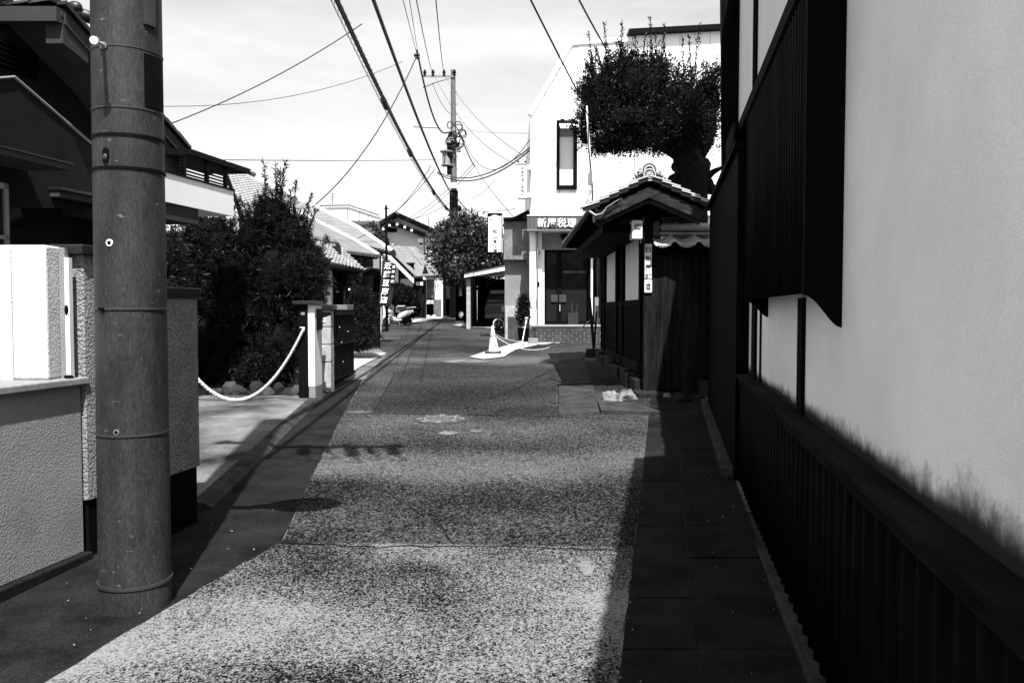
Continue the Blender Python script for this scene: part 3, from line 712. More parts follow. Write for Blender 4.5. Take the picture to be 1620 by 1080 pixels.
# gutter hook and conduits
mb = MB(); g0 = [at(934, 300, 11.2), at(929, 320, 11.15), at(932, 334, 11.12), at(942, 341, 11.1), at(953, 338, 11.1), at(960, 328, 11.1), at(975, 318, 11.1), at(983, 314, 11.1), at(986, 327, 11.1)]
mb.tube(g0, [.016, .020, .022, .020, .014, .009, .007, .006, .006], 8); mb.build('cable_loop', m_steel, gh, smooth='all')
mb = MB(); mb.tube([at(938, 300, 11.25), at(936, 318, 11.22), at(943, 332, 11.2), at(951, 334, 11.2)], .012, 8); mb.build('cable_loop', m_steel_light, gh, smooth='all')
mb = MB(); mb.tube([(xl - .02, YF + .1, zl - .01), (xl - .02, YBk, zl - .06)], .035, 8); mb.build('eave_gutter', m_black, gh)
mb = MB(); mb.tube([at(1019, 382, 11.55), at(1018, 345, 11.55), at(1022, 334, 11.55), at(1062, 331, 11.5)], .010, 6); mb.build('conduit', m_steel, gh, smooth='all')
mb = MB(); mb.tube([at(1014, 384, 11.5), at(1014, 355, 11.5)], .008, 6); mb.build('conduit', m_steel_light, gh)
# electricity meter
a = at(997.5, 380, 11.5); b = at(1014.5, 350, 11.5)
mb = MB(); mb.box(a.x, b.x, 11.36, 11.60, a.z, b.z); me_ = mb.build('meter_box', m_offwhite, gh, bevel=.02)
mb = MB(); mb.box(a.x + .03, b.x - .03, 11.348, 11.362, b.z - .12, b.z - .05); mb.build('meter_window', m_grey, me_, bevel=.004)
# tiled coping of the plank wall
xs = 2.06
mb = MB(); mb.prism([(11.5, 2.43), (11.9, 2.55), (12.3, 2.43), (12.3, 2.40), (11.5, 2.40)], xs - .03, 3.5, lambda a, b, t: Vector((t, a, b))); mb.build('coping_bed', m_dwood, gh)
tm = MB()
def tf2(u, v):
    sgm = min(1, max(0, (u - .0) / .72)); h = -.038 * sin(pi * sgm) if u < .72 else .035 * sin(pi * (u - .72) / .28)
    return Vector((u * .345, v * .36, h + .11 * v))
tm.grid(tf2, 12, 2); tm.add([tf2(i / 12, 0) for i in range(13)] + [tf2(i / 12, 0) - UZ * (.05 if .06 < i / 12 < .70 else .035) for i in range(13)], [(i, i + 1, 14 + i, 13 + i) for i in range(12)])
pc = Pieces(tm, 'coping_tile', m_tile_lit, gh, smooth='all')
for k in range(4): pc.put(Matrix.Translation((xs - .03 + k * .345, 11.42, 2.475)))
mb = MB()
for k in range(4):
    for j in range(5):
        u = xs - .03 + k * .345 + .05 + j * .04; mb.tube([(u, 11.412, 2.425 - .012 * sin((j + .5) / 5 * pi)), (u + .03, 11.412, 2.417 - .012 * sin((j + .5) / 5 * pi))], .006, 5)
mb.build('tile_relief', m_tile, gh)
for k, (z0, y0) in enumerate(((2.575, 11.72), (2.607, 11.74), (2.64, 11.73))):
    for j in range(4):
        mb = MB(); mb.box(xs + .1 + j * .34, xs + .1 + j * .34 + .335, y0, 11.99, z0, z0 + .024); mb.build('coping_course', m_tile_lit if k == 1 else m_tile, gh, bevel=.005)
mb = MB(); mb.tube([(xs + .03, 11.86, 2.715), (3.5, 11.86, 2.715)], .065, 14); mb.build('coping_ridge', m_tile_lit, gh, smooth=True)
for k in range(3):
    mb = MB(); mb.tube([(xs + .35 + k * .36, 11.86, 2.715), (xs + .385 + k * .36, 11.86, 2.715)], .072, 14); mb.build('ridge_collar', m_tile_lit, gh, smooth=True)
mb = MB(); mb.box(xs - .02, xs + .10, 11.70, 12.0, 2.56, 2.80); mb.build('coping_end', m_tile, gh, bevel=.02)
# name plate on the post
a = at(1020, 441, 11.6); b = at(1031, 386, 11.6)
np_ = thing('name_plate', 'narrow white vertical street name plate with black characters on the gate post', 'sign', ((a.x + b.x) / 2, 11.6, a.z))
mb = MB(); mb.box(a.x, b.x, 11.595, 11.612, a.z, b.z); mb.build('plate', M('worn enamel', .75, rough=.4, var=.25, scale=14), np_)
text_parts('character', '西新屋町', .092, ((a.x + b.x) / 2, 11.592, b.z - .115), UX, UZ, -UY, m_black, np_, .001, .001, True, linesp=1.40)
mb = MB(); mb.tube([(a.x + .01, 11.59, b.z + .0), (a.x + .01, 11.59, b.z - .1)], .004, 5); mb.build('scratch_mark', m_black, np_)
a2 = at(1019.5, 463, 11.6); b2 = at(1031.5, 443, 11.6)
bp_ = thing('badge_plate', 'small white plaque with a dark square emblem below the street name plate', 'sign', ((a2.x + b2.x) / 2, 11.6, a2.z))
mb = MB(); mb.box(a2.x, b2.x, 11.59, 11.612, a2.z, b2.z); mb.build('plate', m_white, bp_, bevel=.008)
cx_ = (a2.x + b2.x) / 2; cz_ = (a2.z + b2.z) / 2
mb = MB(); mb.box(cx_ - .030, cx_ + .030, 11.584, 11.5895, cz_ - .045, cz_ + .035); mb.build('emblem_field', m_black, bp_)
mb = MB(); mb.prism([(-.02, -.035), (.012, -.035), (.02, -.01), (.008, .02), (-.004, .005), (-.012, .025), (-.02, -.0)], 11.580, 11.5835, lambda a, b, t: Vector((cx_ + a, t, cz_ + b))); mb.build('emblem', m_grey, bp_)
mb = MB(); mb.prism([(-.012, .045), (.012, .045), (0, .062)], 11.5865, 11.5895, lambda a, b, t: Vector((cx_ + a, t, cz_ + b))); mb.build('mark', m_black, bp_)
# service mast standing at the eave corner
ms = thing('service_mast', 'thin pale conduit mast rising from the gate house eave with cables tied to it', 'pole', (xl + .02, 11.3, zl))
mb = MB(); mb.tube([at(940.5, 352, 11.3), at(940, 345, 11.3), at(934, 262, 11.3), at(928, 168, 11.3)], [.018, .018, .016, .014], 8); mb.build('mast', m_steel_light, ms, smooth='all')
mb = MB(); mb.tube([at(936, 335, 11.2), at(938, 300, 11.2), at(931, 230, 11.24), at(931, 185, 11.2), at(926, 172, 11.2)], .009, 6); mb.build('strapped_cable', m_cable, ms, smooth='all')
mb = MB(); mb.box(*[at(931, 0, 11.26).x, at(938, 0, 11.26).x], 11.2, 11.26, at(0, 292, 11.2).z, at(0, 274, 11.2).z); mb.build('clamp', m_steel, ms)
mb = MB(); mb.tube([at(921, 198, 11.3), at(916, 178, 11.3), at(918, 165, 11.3), at(926, 168, 11.3)], .006, 5); mb.tube([at(928, 195, 11.3), at(936, 196, 11.3)], .014, 6); mb.build('drip_loop', m_cable, ms, smooth='all')

# stones at the foot of the gate house
def stone(px0, py0, px1, py1, Y, m, label, seed, group='stones at the foot of the gate house', lit=0):
    a = at(px0, py1, Y); b = at(px1, py0, Y); mb = MB(); r = random.Random(seed)
    c = Vector(((a.x + b.x) / 2, Y, (a.z + b.z) / 2)); mb.ball(c, (b.x - a.x) / 2, (b.x - a.x) / 2 * .8, (b.z - a.z) / 2 * 1.1, 12, 8, .28, seed)
    o = mb.build('stone', m, None, smooth=True, bevel=.006); return tag(o, label, 'stone', group)
m_stone_l = M('sunlit tone stone', .12, var=.8, scale=9, fine=.3, fscale=60, bump=.8, bscale=18, bdist=.03)  # pale copy of the stone, sunshine on the boulders put into its colour
stone(950, 620, 984, 650, 11.0, m_stone_l, 'pale rounded boulder leftmost at the foot of the gate house', 1)
stone(976, 618, 1007, 642, 11.2, m_stone_l, 'pale flat-topped boulder between the leftmost stone and the dark foundation block', 2)
stone(986, 634, 1008, 650, 10.95, m_stone_dark, 'small dark stone in front of the pale boulders by the gate', 3)
stone(1062, 622, 1092, 650, 10.9, m_stone_dark, 'dark stone lying in shade below the planks of the gate', 4)
stone(1088, 628, 1112, 648, 11.1, m_stone_dark, 'dark stone nearest the timber wing below the gate planks', 5)
stone(1046, 622, 1064, 636, 11.3, m_stone_l, 'little bright stone right of the foundation block', 6)
a = at(1008, 651, 11.3); b = at(1048, 621, 11.3)
mb = MB(); mb.prism([(a.x, b.z), (b.x - .0, b.z), (b.x + .04, a.z - .05), (a.x + .02, a.z - .05)], 11.25, 11.75, lambda p, q, t: Vector((p, t, q)))
tag(mb.build('foundation_stone', m_stone_dark, None, bevel=.02), 'large dark trapezoid foundation stone under the gate corner post', 'stone')

# ================================================================== LEFT: near utility pole
PX, PY = -1.915, 4.0
up = thing('utility_pole', 'thick near concrete utility pole standing at the left edge of the road', 'utility pole', (PX, PY, 0))
mb = MB(); mb.lathe([(.172, -.2), (.170, 0), (.161, 3.05), (.145, 9.2), (.14, 9.3)], (PX, PY, 0), 48, lambda x, y, z: Vector((x + .003 * z, y, z))); mb.build('shaft', m_pole, up, smooth=True)
m_band = M('dull steel band', .03, rough=.5, spec=.3)
def rad(z): return .170 - .003 * z
def zp(py): return 1.5 + (490 - py) * 3.82 / F
for py, w_, t_ in ((75, .006, .003), (170, .007, .004), (213, .012, .006), (265, .012, .006), (488, .011, .006), (692, .010, .005), (940, .016, .006)):
    z = zp(py); r_ = rad(z); mb = MB(); mb.lathe([(r_ - .002, z - w_ / 2), (r_ + t_, z - w_ / 2), (r_ + t_, z + w_ / 2), (r_ - .002, z + w_ / 2)], (PX, PY, 0), 48, lambda x, y, z: Vector((x + .003 * z, y, z)), caps=False)
    mb.build('band', m_black if py in (213, 265) else m_band, up, smooth=True)
def onp(px, z, out=0):
    """point on the pole's front at pixel column px"""
    r_ = rad(z) + out; best = None
    for k in range(721):
        a = -pi + pi * k / 720; q = Vector((PX + .003 * z + r_ * cos(a), PY + r_ * sin(a), z)); e = abs(810 + F * q.x / q.y - px)
        if best is None or e < best[0]: best = (e, q, Vector((cos(a), sin(a), 0)))
    return best[1], best[2]
p, n = onp(173, zp(76)); q = at(149, 64, 3.68)
d = (q - p).normalized(); mb = MB(); mb.tube([p - d * .02, q], .009, 10); sb_ = mb.build('step_bolt', m_steel_light, up, smooth=True)
mb = MB(); mb.tube([q - d * .012, q + d * .006], .019, 12); mb.build('bolt_head', m_steel_light, sb_, smooth=True)
mb = MB(); mb.tube([p - d * .01, p + d * .016], .018, 6); mb.build('nut', m_steel, sb_)
for py, px, r0, mm in ((384, 176, .012, m_offwhite), (685, 181, .010, m_steel)):
    p, n = onp(px, zp(py)); mb = MB(); mb.tube([p - n * .01, p + n * .004], r0 * 1.45, 16); ho = mb.build('earthing_socket', mm, up, smooth=True)
    mb = MB(); mb.tube([p - n * .005, p + n * .006], r0 * .8, 12); mb.build('hole', m_black, ho)
p, n = onp(173, zp(247)); s_ = n.cross(UZ)
mb = MB(); mb.add([p - n * .005 + s_ * .017 * cos(t) + UZ * (.026 * sin(t) + (.012 if sin(t) > 0 else -.012)) for t in [i * 2 * pi / 20 for i in range(20)]] + [p + n * .006 + s_ * .017 * cos(t) + UZ * (.026 * sin(t) + (.012 if sin(t) > 0 else -.012)) for t in [i * 2 * pi / 20 for i in range(20)]], [tuple(range(20, 40))] + [(i, (i + 1) % 20, 20 + (i + 1) % 20, 20 + i) for i in range(20)]); pl_ = mb.build('oval_plug', m_black, up)
mb = MB(); mb.ball(p + n * .006 - UZ * .008, .013, .007, .016, 12, 8); mb.build('plug_knob', m_band, pl_, smooth='all')
# clip on the band at py 488
p, n = onp(162, zp(488), .006); mb = MB(); mb.tube([p - s_ * .012, p + s_ * .02], .007, 6); mb.tube([p, p - UZ * .022], .005, 6); mb.build('band_clip', m_black, up)
# dark flat covers strapped to the right flank
def flank(z0, z1, a0, a1, out, name, m, thick=.014):
    mb = MB()
    def g_(u, v, o_=0):
        z = z0 + (z1 - z0) * v; a = a0 + (a1 - a0) * u; r_ = rad(z) + out - o_; return Vector((PX + .003 * z + r_ * cos(a), PY + r_ * sin(a), z))
    mb.grid(g_, 5, 1); mb.grid(lambda u, v: g_(u, v, thick), 5, 1); mb.grid(lambda u, v: g_(0, u, v * thick), 1, 1); mb.grid(lambda u, v: g_(u, 0, v * thick), 5, 1); mb.grid(lambda u, v: g_(u, 1, v * thick), 5, 1)
    return mb.build(name, m, up)
flank(zp(165), zp(82), radians(-38), radians(5), .008, 'cable_cover', m_black)
flank(zp(36), 3.6, radians(-38), radians(-16), .012, 'number_strip', m_band)
# cross arms and a lamp above the picture, whose shadows fall on the road
mb = MB(); mb.box(PX + .16, PX + .34, 3.96, 4.04, 3.12, 3.16); mb.build('lamp_bracket', m_steel, up)
mb = MB(); mb.ball((PX + .70, 4.02, 3.23), .27, .19, .07, 18, 10); mb.tube([(PX + .3, 4.0, 3.16), (PX + .5, 4.0, 3.22)], [.04, .08], 10); mb.build('street_lamp_head', m_steel, up, smooth='all')
for z_, x0, x1 in ((7.3, -.35, 1.55),):
    mb = MB(); mb.box(PX + x0, PX + x1, PY - .24, PY - .16, z_, z_ + .08); ca = mb.build('crossarm', m_steel, up)
    for xx in (x0 + .1, x0 + .9, x1 - .6, x1 - .1):
        mb = MB(); mb.lathe([(.02, 0), (.06, .03), (.03, .07), (.06, .1), (.03, .16), (.01, .18)], (PX + xx, PY - .2, z_ + .08), 10); mb.build('insulator', m_offwhite, ca)

for k, (xx, hh) in enumerate(((.55, .35), (.78, .22), (1.02, .5), (1.2, .3), (1.42, .38))):  # unseen fittings added to make the crossarm's shadow on the road ragged
    mb = MB(); mb.tube([(PX + xx, PY - .26, 7.28), (PX + xx + .03, PY - .3, 7.28 - hh)], .045 if k % 2 else .07, 8); mb.build('shadow_fitting', m_steel, up, smooth=True)
    mb = MB(); mb.tube([Vector((PX + xx + .02, PY - .28, 7.28 - hh)) + Vector((.12 * sin(t), -.25 * sin(t * .5), -.22 * sin(t))) for t in [i * pi / 8 for i in range(9)]], .014, 5); mb.build('shadow_jumper', m_cable, up)
# ================================================================== LEFT: near stucco wall
nw = thing('stucco_wall', 'low grey stucco garden wall with a pale ledge in the left foreground', 'wall', (-2.7, 4.2, 0))
mb = MB(); mb.box(-5.5, -3.42, -1, 4.66, .075, 1.06, W); mb.build('wall_body', m_stucco, nw)
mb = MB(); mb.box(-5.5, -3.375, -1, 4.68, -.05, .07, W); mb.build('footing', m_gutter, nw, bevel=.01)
mb = MB(); mb.box(-5.5, -3.385, -1, 4.69, 1.062, 1.105, W); mb.build('ledge', m_grey, nw, bevel=.008)
bw_ = thing('white_wall', 'bright white stuccoed wall block standing on the ledge at the far left', 'wall', (-3.0, 4.5, 1.1))
mb = MB(); zt = 1.5 + 102 * 4.48 / F; xR = (75 - 810) / F * 4.48; mb.box(-6, xR, 4.48, 4.65, 1.106, zt); mb.build('wall_body', m_stucco_white, bw_, bevel=.012)
mb = MB(); mb.box(-6, (19 - 810) / F * 4.47, 4.47, 4.479, 1.106, zt - .03); mb.build('lower_course', m_stucco_white, bw_)
mb = MB(); xq = (110 - 810) / F * 4.6; mb.box(xq - .012, xq + .012, 4.58, 4.62, 1.11, 1.8); trim = mb.build('edge_trim', m_white, bw_)
mb = MB(); mb.box(xR + .003, xq - .02, 4.60, 4.66, 1.106, zt - .005); mb.build('return_wall', m_stucco, bw_)  # greyer stucco stands for the weak grazing light on this return face
mb = MB(); mb.ball((xq - .004, 4.58, 1.5), .012, .012, .03, 8, 6); mb.ball((xq, 4.58, 1.115), .03, .02, .012, 8, 6); mb.build('bracket', m_black, bw_)
gp1 = thing('gate_pillar', 'deeply textured stucco gate pillar behind the near pole, with dark flat cap', 'pillar', (W(-3.45, 4.85, 0)))
zc = 1.5 + (490 - 404) * 4.7 / F
mb = MB(); mb.box(-3.75, -3.40, 4.68, 5.04, .375, zc, W); mb.build('shaft', m_stucco_rough, gp1)
mb = MB(); mb.box(-3.75, -3.415, 4.70, 5.04, -.05, .372, W); mb.build('plinth', m_black, gp1)
mb = MB(); mb.box(-3.80, -3.37, 4.63, 5.04, zc + .003, zc + .058, W); mb.build('cap', m_tile_dark, gp1, bevel=.006)
gp2 = thing('gate_pillar', 'lower stucco gate pillar seen right of the near pole, dark capped, beside the driveway', 'pillar', (W(-3.3, 5.25, 0)))
mb = MB(); mb.box(-3.6, -3.17, 5.06, 5.42, .435, 1.575, W); mb.build('shaft', m_stucco_rough, gp2)
mb = MB(); mb.box(-3.6, -3.185, 5.06, 5.41, -.05, .432, W); mb.build('plinth', m_black, gp2)
mb = MB(); mb.box(-3.63, -3.155, 5.05, 5.44, 1.578, 1.645, W); mb.build('cap', m_tile_dark, gp2, bevel=.006)

# ================================================================== LEFT: neighbour's dark house
lh = thing('stucco_house', 'two-storey dark stucco house with tiled shed roof behind the left wall', 'house', (-7, 10, 0))
k3 = 1.0
CV = -6.33; CW = -6.98
def pw(c, px, py):            # point on the plane c at a pixel
    y = F * c / (px - 1049); return y, 1.5 + (490 - py) * y / F
# cut off by the sloping roof: wall as a prism
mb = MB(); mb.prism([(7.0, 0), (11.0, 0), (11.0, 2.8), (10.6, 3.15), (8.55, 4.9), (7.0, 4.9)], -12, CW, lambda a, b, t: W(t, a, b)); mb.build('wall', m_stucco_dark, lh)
# roof: high fascia facing the camera, verge stepping down away from it
yH, zH = pw(CV, 110, 30); yL, zL = pw(CV, 300, 240)
yH = 8.5; zH = 1.5 + (490 - 22) * yH / F
A = W(CV, yL, zL); B = W(CV, yH, zH); C = W(-13, yH, zH); D = W(-13, yL, zL)
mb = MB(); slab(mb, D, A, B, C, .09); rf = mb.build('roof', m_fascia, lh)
mb = MB(); mb.box(-13, CV, yH - .10, yH - .01, zH - .16, zH - .01, W); mb.build('fascia', m_fascia, rf)
for xx in (CV - .09, CV - .92, CV - 1.75):
    mb = MB(); mb.prism([(yH - .012, zH - .16), (yH - .012, zH - .36), (yH + .35, zH - .46), (yH + .35, zH - .16)], xx - .09, xx + .09, lambda a, b, t: W(t, a, b)); mb.build('lookout', m_fascia, rf)
sd = (A - B)
mb = MB(); P = [B - UZ * .012, A - UZ * .012, A - UZ * .16, B - UZ * .16]
mb.add([p + Vector((.02, 0, 0)) for p in P] + [p - Vector((.04, 0, 0)) for p in P], [(0, 1, 2, 3), (7, 6, 5, 4), (0, 4, 5, 1), (1, 5, 6, 2), (2, 6, 7, 3), (3, 7, 4, 0)]); mb.build('verge_board', m_fascia, rf)
mb = MB(); e1 = A - B
mb.add([A - UZ * .16, A - UZ * .62 - UY * .02, A - UZ * .62 - e1.normalized() * .0 - W(0, .6, 0) , A - e1 * .25 - UZ * .16], [(0, 1, 2, 3)])
mb = MB(); mb.prism([(yL + .01, zL - .16), (yL + .01, zL - .52), (yL - .9, zL - .46), (yL - .55, zL - .16 + .35)], CV - .02, CV - .45, lambda a, b, t: W(t, a, b)); mb.build('eave_box', m_fascia, rf)
def near_tile(nm, o, ux, uy, uz, w_, l_, par, m=m_tile_dark):
    pass
# eave-edge tiles: verge cover tiles down the slope and the high ridge row
vt = MB(); vt.add([Vector(p) for p in ((0, -.03, 0), (.31, -.03, .0), (.31, .16, .0), (0, .16, 0), (0, -.03, .05), (.31, -.03, .035), (.31, .16, .035), (0, .16, .05))], [(3, 2, 1, 0), (4, 5, 6, 7), (0, 1, 5, 4), (1, 2, 6, 5), (2, 3, 7, 6), (3, 0, 4, 7)])
pv = Pieces(vt, 'verge_tile', m_tile_dark, rf)
L = (A - B).length; e = (A - B).normalized(); out_ = Vector((-.982, .187, 0)); nn = out_.cross(e).normalized(); nn = nn if nn.z > 0 else -nn
for k in range(int(L / .27) + 1): pv.put(fr(B + e * (k * .27 - .05) + nn * .012 - out_ * .03, e, out_, nn))
vt = MB(); vt.grid(lambda u, v: Vector((u * .29, (v - .5) * .24 * (1 - .08 * u), .075 * sin(pi * v) + .012 * (1 - u) * 1)), 1, 6); vt.add([Vector((0, (v - .5) * .24, .075 * sin(pi * v) + .012)) for v in [i / 6 for i in range(7)]], [tuple(range(7))])
pv = Pieces(vt, 'ridge_tile', m_tile_dark, rf, smooth=True)
for k in range(16): pv.put(fr(B + out_ * (.05 + k * .27) + Vector((0, -.02, .03)), out_, UY.cross(UZ) * 0 + Vector((.187, .982, 0)), UZ))
mb = MB(); tile_field(mb, D + UZ * .02, A + UZ * .02, B + UZ * .02, C + UZ * .02, 24, 12, amp=.04, step=.03, sub=6); mb.build('roof_tiles', m_tile_dark, rf, kind='stuff')
# a short tiled ridge behind the corner, catching light
oo = at(118, 12, 9.2); mb = MB(); mb.ball(oo, .09, .06, .07, 12, 8); mb.tube([oo + Vector((0, .02, -.05)), oo + Vector((.25, .3, -.09))], .07, 10)
mb.build('ridge_knob', m_tile_dark, rf, smooth='all')
# vent opening, stair parapet, canopy, window, door on the street side of the wall
def on_wall(c, pts):  # pixels -> (y, z) on plane c
    return [pw(c, *p) for p in pts]
mb = MB(); mb.prism(on_wall(CW, [(-60, 35), (67, 92), (67, 134), (-60, 82)]), CW, CW + .012, lambda a, b, t: W(t, a, b)); mb.build('vent_opening', m_black, lh)
vy0, vy1 = F * CW / (-60 - 1049), F * CW / (64 - 1049)
for k in range(5):
    zz = pw(CW, 64, 96 + k * 8)[1]; mb = MB(); mb.box(CW + .014, CW + .04, vy0, vy1, zz, zz + .02, W); mb.build('louvre', m_dwood, lh)
CP = -6.6
cp = MB(); pl = on_wall(CP, [(-80, 137), (30, 128), (150, 232), (150, 330), (-80, 330)])
mb = MB(); mb.prism([(a, b) for a, b in pl], CP, CP - .12, lambda a, b, t: W(t, a, b)); sp = mb.build('stair_parapet', m_stucco_dark, lh)
mb = MB(); q = on_wall(CP, [(-80, 137), (30, 128), (150, 232)])
mb.tube([W(CP + .01, a, b + .01) for a, b in q], .016, 6); mb.build('parapet_coping', m_grey, sp)
CC = -6.1
q = on_wall(CC, [(-80, 196), (118, 258)]); mb = MB(); mb.box(CC - .5, CC, q[0][0], q[1][0], 0, .055, lambda a, b, c: W(a, b, 2.93 + c)); mb.build('canopy', m_fascia, lh)
mb = MB(); mb.box(CC - .5, CC + .012, q[0][0], q[1][0] + .012, 0, .018, lambda a, b, c: W(a, b, 2.99 + c)); mb.build('canopy_flashing', m_tile_dark, lh)
# bay with window at far left, under the canopy
mb = MB(); a1, a2 = F * CP / (-60 - 1049), F * CP / (10 - 1049); mb.box(CP - .1, CP + .006, a1, a2, 1.6, 2.75, W); wf = mb.build('window', m_glass, lh)
for (y_a, y_b, z_a, z_b) in ((a1, a2 + .03, 2.70, 2.76), (a1, a2 + .03, 1.6, 1.66), (a1, a2 + .03, 2.2, 2.24), (a2 - .02, a2 + .03, 1.6, 2.76), (a1 + .3, a1 + .34, 1.6, 2.76)):
    mb = MB(); mb.box(CP + .007, CP + .03, y_a, y_b, z_a, z_b, W); mb.build('frame', m_steel, wf)
# porch slab and dark doorway
q = on_wall(-6.5, [(98, 302), (150, 322)]); mb = MB(); mb.box(-6.95, -6.5, q[0][0], 10.6, q[1][1], q[0][1], W); mb.build('porch_lintel', m_fascia, lh)
mb = MB(); mb.box(-6.96, -6.46, q[0][0] - .02, 10.6, q[0][1] + .002, q[0][1] + .03, W); mb.build('porch_flashing', m_tile_dark, lh)
q = on_wall(CW, [(118, 320), (175, 320)]); mb = MB(); mb.box(CW, CW + .02, q[0][0], q[1][0], .6, 2.5, W); mb.build('doorway', m_black, lh)
# balcony parapet, lit band, running to the right of the pole
CB = -6.0
yb0, yb1 = 9.3, F * CB / (372 - 1049)
mb = MB(); mb.box(-7.2, CB, yb0, yb1, 2.80, 3.15, W); bal = mb.build('balcony', m_plaster, lh)
mb = MB(); mb.box(-7.2, CB - .03, yb0, yb1 - .8, 2.60, 2.798, W); mb.build('balcony_beam', m_fascia, lh)
mb = MB(); mb.box(CB - .12, CB + .015, yb0, yb1 + .02, 3.152, 3.175, W); mb.build('balcony_coping', m_black, bal)
for k in range(6):
    mb = MB(); z_ = 3.20 + k * .042; mb.box(CB - .05, CB - .02, 10.0, 11.05, z_, z_ + .018, W); mb.build('lattice_slat', m_black, bal)
for yy in (10.05, 10.55, 11.0):
    mb = MB(); mb.box(CB - .055, CB - .015, yy, yy + .05, 3.175, 3.449, W); mb.build('lattice_post', m_black, bal)
mb = MB(); mb.box(CB - .6, CB + .05, 10.1, 11.55, 3.45, 3.52, W); mb.build('lower_eave', m_black, lh)
mb = MB(); mb.tube([W(CB, 11.5, 3.5), W(CB + .03, 11.68, 3.47)], .045, 8); mb.build('eave_end_tile', m_tile_lit, lh)
# ================================================================== ROPE DRIVEWAY ENTRANCE, 11 m
Yp = 11.0; g11 = gz(11)
bpst = thing('timber_post', 'square black timber post at the driveway, holding one end of the white rope', 'post', (X(479, Yp), Yp, g11))
mb = MB(); mb.box(X(472, Yp), X(486.6, Yp), 10.98, 11.12, g11 - .05, Z(478, Yp)); mb.build('shaft', m_black, bpst, bevel=.006)
mb = MB(); mb.tube([(X(479, Yp) - .03, 10.965, Z(518, Yp)), (X(479, Yp) + .035, 10.965, Z(518, Yp))], .008, 6); mb.build('hook', m_steel_light, bpst)
mb = MB(); mb.box(X(477, Yp), X(483, Yp), 10.974, 10.979, Z(498, Yp), Z(494, Yp)); mb.build('tag_plate', m_grey, bpst)
wp = thing('gate_wing_wall', 'narrow white gate wing with grey base beside the black post', 'wall', (X(495, Yp), Yp, g11))
x0, x1 = X(487.3, Yp), X(497.5, Yp)
mb = MB(); mb.box(x0, x1, 11.0, 11.42, .44, Z(482, Yp)); mb.build('shaft', m_plaster, wp)
mb = MB(); mb.box(x0 + .004, x1 + .004, 11.004, 11.42, g11 - .05, .438); mb.build('plinth', m_grey, wp)
mb = MB(); mb.box(x0 - .2, x1 + .02, 10.93, 11.45, Z(482, Yp) + .002, Z(476, Yp)); mb.build('cap', m_tile_dark, wp, bevel=.006)
mb = MB(); mb.box(x1 + .001, x1 + .05, 11.1, 11.28, Z(522, Yp), Z(488, Yp)); mb.build('mail_box', m_black, wp, bevel=.008)
mb = MB(); mb.prism([(0, 0), (.16, .06), (.16, .09), (0, .10)], 11.12, 11.26, lambda a, b, t: Vector((x1 + .02 + a, t, Z(505, Yp) + b))); mb.build('lamp_hood', m_black, wp)
bk = thing('block_pillar', 'pillar of four speckled concrete blocks with a small white plate, by the iron gate', 'pillar', (X(514, 11.9), 11.9, gz(11.9)))
ya = 11.9; xa, xb = X(505, ya), X(523, ya); zs = [Z(v, ya) for v in (601, 573, 545, 517, 490)]
zs[0] = gz(ya) - .03
for k in range(4):
    mb = MB(); mb.box(xa, xb, ya, ya + .22, zs[k] + .006, zs[k + 1] - .006); mb.build('block', m_block, bk, bevel=.008)
mb = MB(); mb.box(xa + .01, xb - .01, ya + .01, ya + .2, zs[0], zs[4]); mb.build('mortar', m_black, bk)
mb = MB(); mb.box(xa - .03, xb + .04, ya - .04, ya + .26, zs[4] + .002, zs[4] + .075); mb.build('cap', m_tile_dark, bk, bevel=.006)
cx, cz = X(510.5, ya - .03), Z(505, ya - .03)
mb = MB(); mb.box(cx - .032, cx + .032, ya - .012, ya - .002, cz - .04, cz + .04); pt = mb.build('number_plate', m_white, bk)
mb = MB(); mb.prism([(-.012, -.02), (-.012, .02), (-.004, .02), (.012, -.004), (.012, .02), (.018, .02), (.018, -.02), (.010, -.02), (-.005, .004), (-.005, -.02)], ya - .016, ya - .0125, lambda a, b, t: Vector((cx + a, t, cz + b))); mb.build('mark', m_black, pt)
ig = thing('iron_gate', 'black wrought iron gate between block pillars at the garden entrance', 'gate', (-2.72, 12.6, gz(12.6)))
for k in range(13):
    yy = 12.2 + k * .115; mb = MB(); mb.box(-2.735, -2.705, yy, yy + .03, gz(yy) + .08, 1.50); mb.build('bar', m_black, ig)
for z_ in (.42, .95, 1.42):
    mb = MB(); mb.box(-2.745, -2.695, 12.16, 13.72, z_, z_ + .04); mb.build('rail', m_black, ig)
for k in range(9):
    r = random.Random(k); mb = MB(); mb.ball((-2.69, 12.25 + r.random() * 1.3, .55 + r.random() * .8),   .012, .012, .016, 8, 6); mb.build('rosette', m_grey if k % 2 else m_black, ig, smooth='all')
bk2 = thing('block_pillar', 'far grey block pillar with long dark lintel, behind the iron gate', 'pillar', (-2.7, 13.8, gz(13.8)))
for k in range(4):
    mb = MB(); z0 = gz(13.8) + k * .3; mb.box(X(543, 13.8), X(551, 13.8), 13.8, 14.0, z0 + .004, z0 + .29); mb.build('block', m_block, bk2, bevel=.008)
mb = MB(); mb.box(X(527, 13.6), X(551.5, 13.6), 13.5, 14.02, 1.50, 1.585); mb.build('lintel', m_grey2, bk2, bevel=.006)
def rope(A, C, low, n=46, r=.025):
    """sagging laid rope, a chain of overlapping twists"""
    A, C = Vector(A), Vector(C); P = []; H = (A.z + C.z) / 2 - low
    for i in range(n + 1):
        t = i / n; P.append(A.lerp(C, t) - UZ * 4 * H * t * (1 - t))
    m = MB()
    for s in range(3):
        m.tube([p + (Vector((0, cos(s * 2.094 + i * 1.25), 0)) + UZ * sin(s * 2.094 + i * 1.25)  ) * r * .62 for i, p in enumerate(P)], r * .58, 6)
    return m
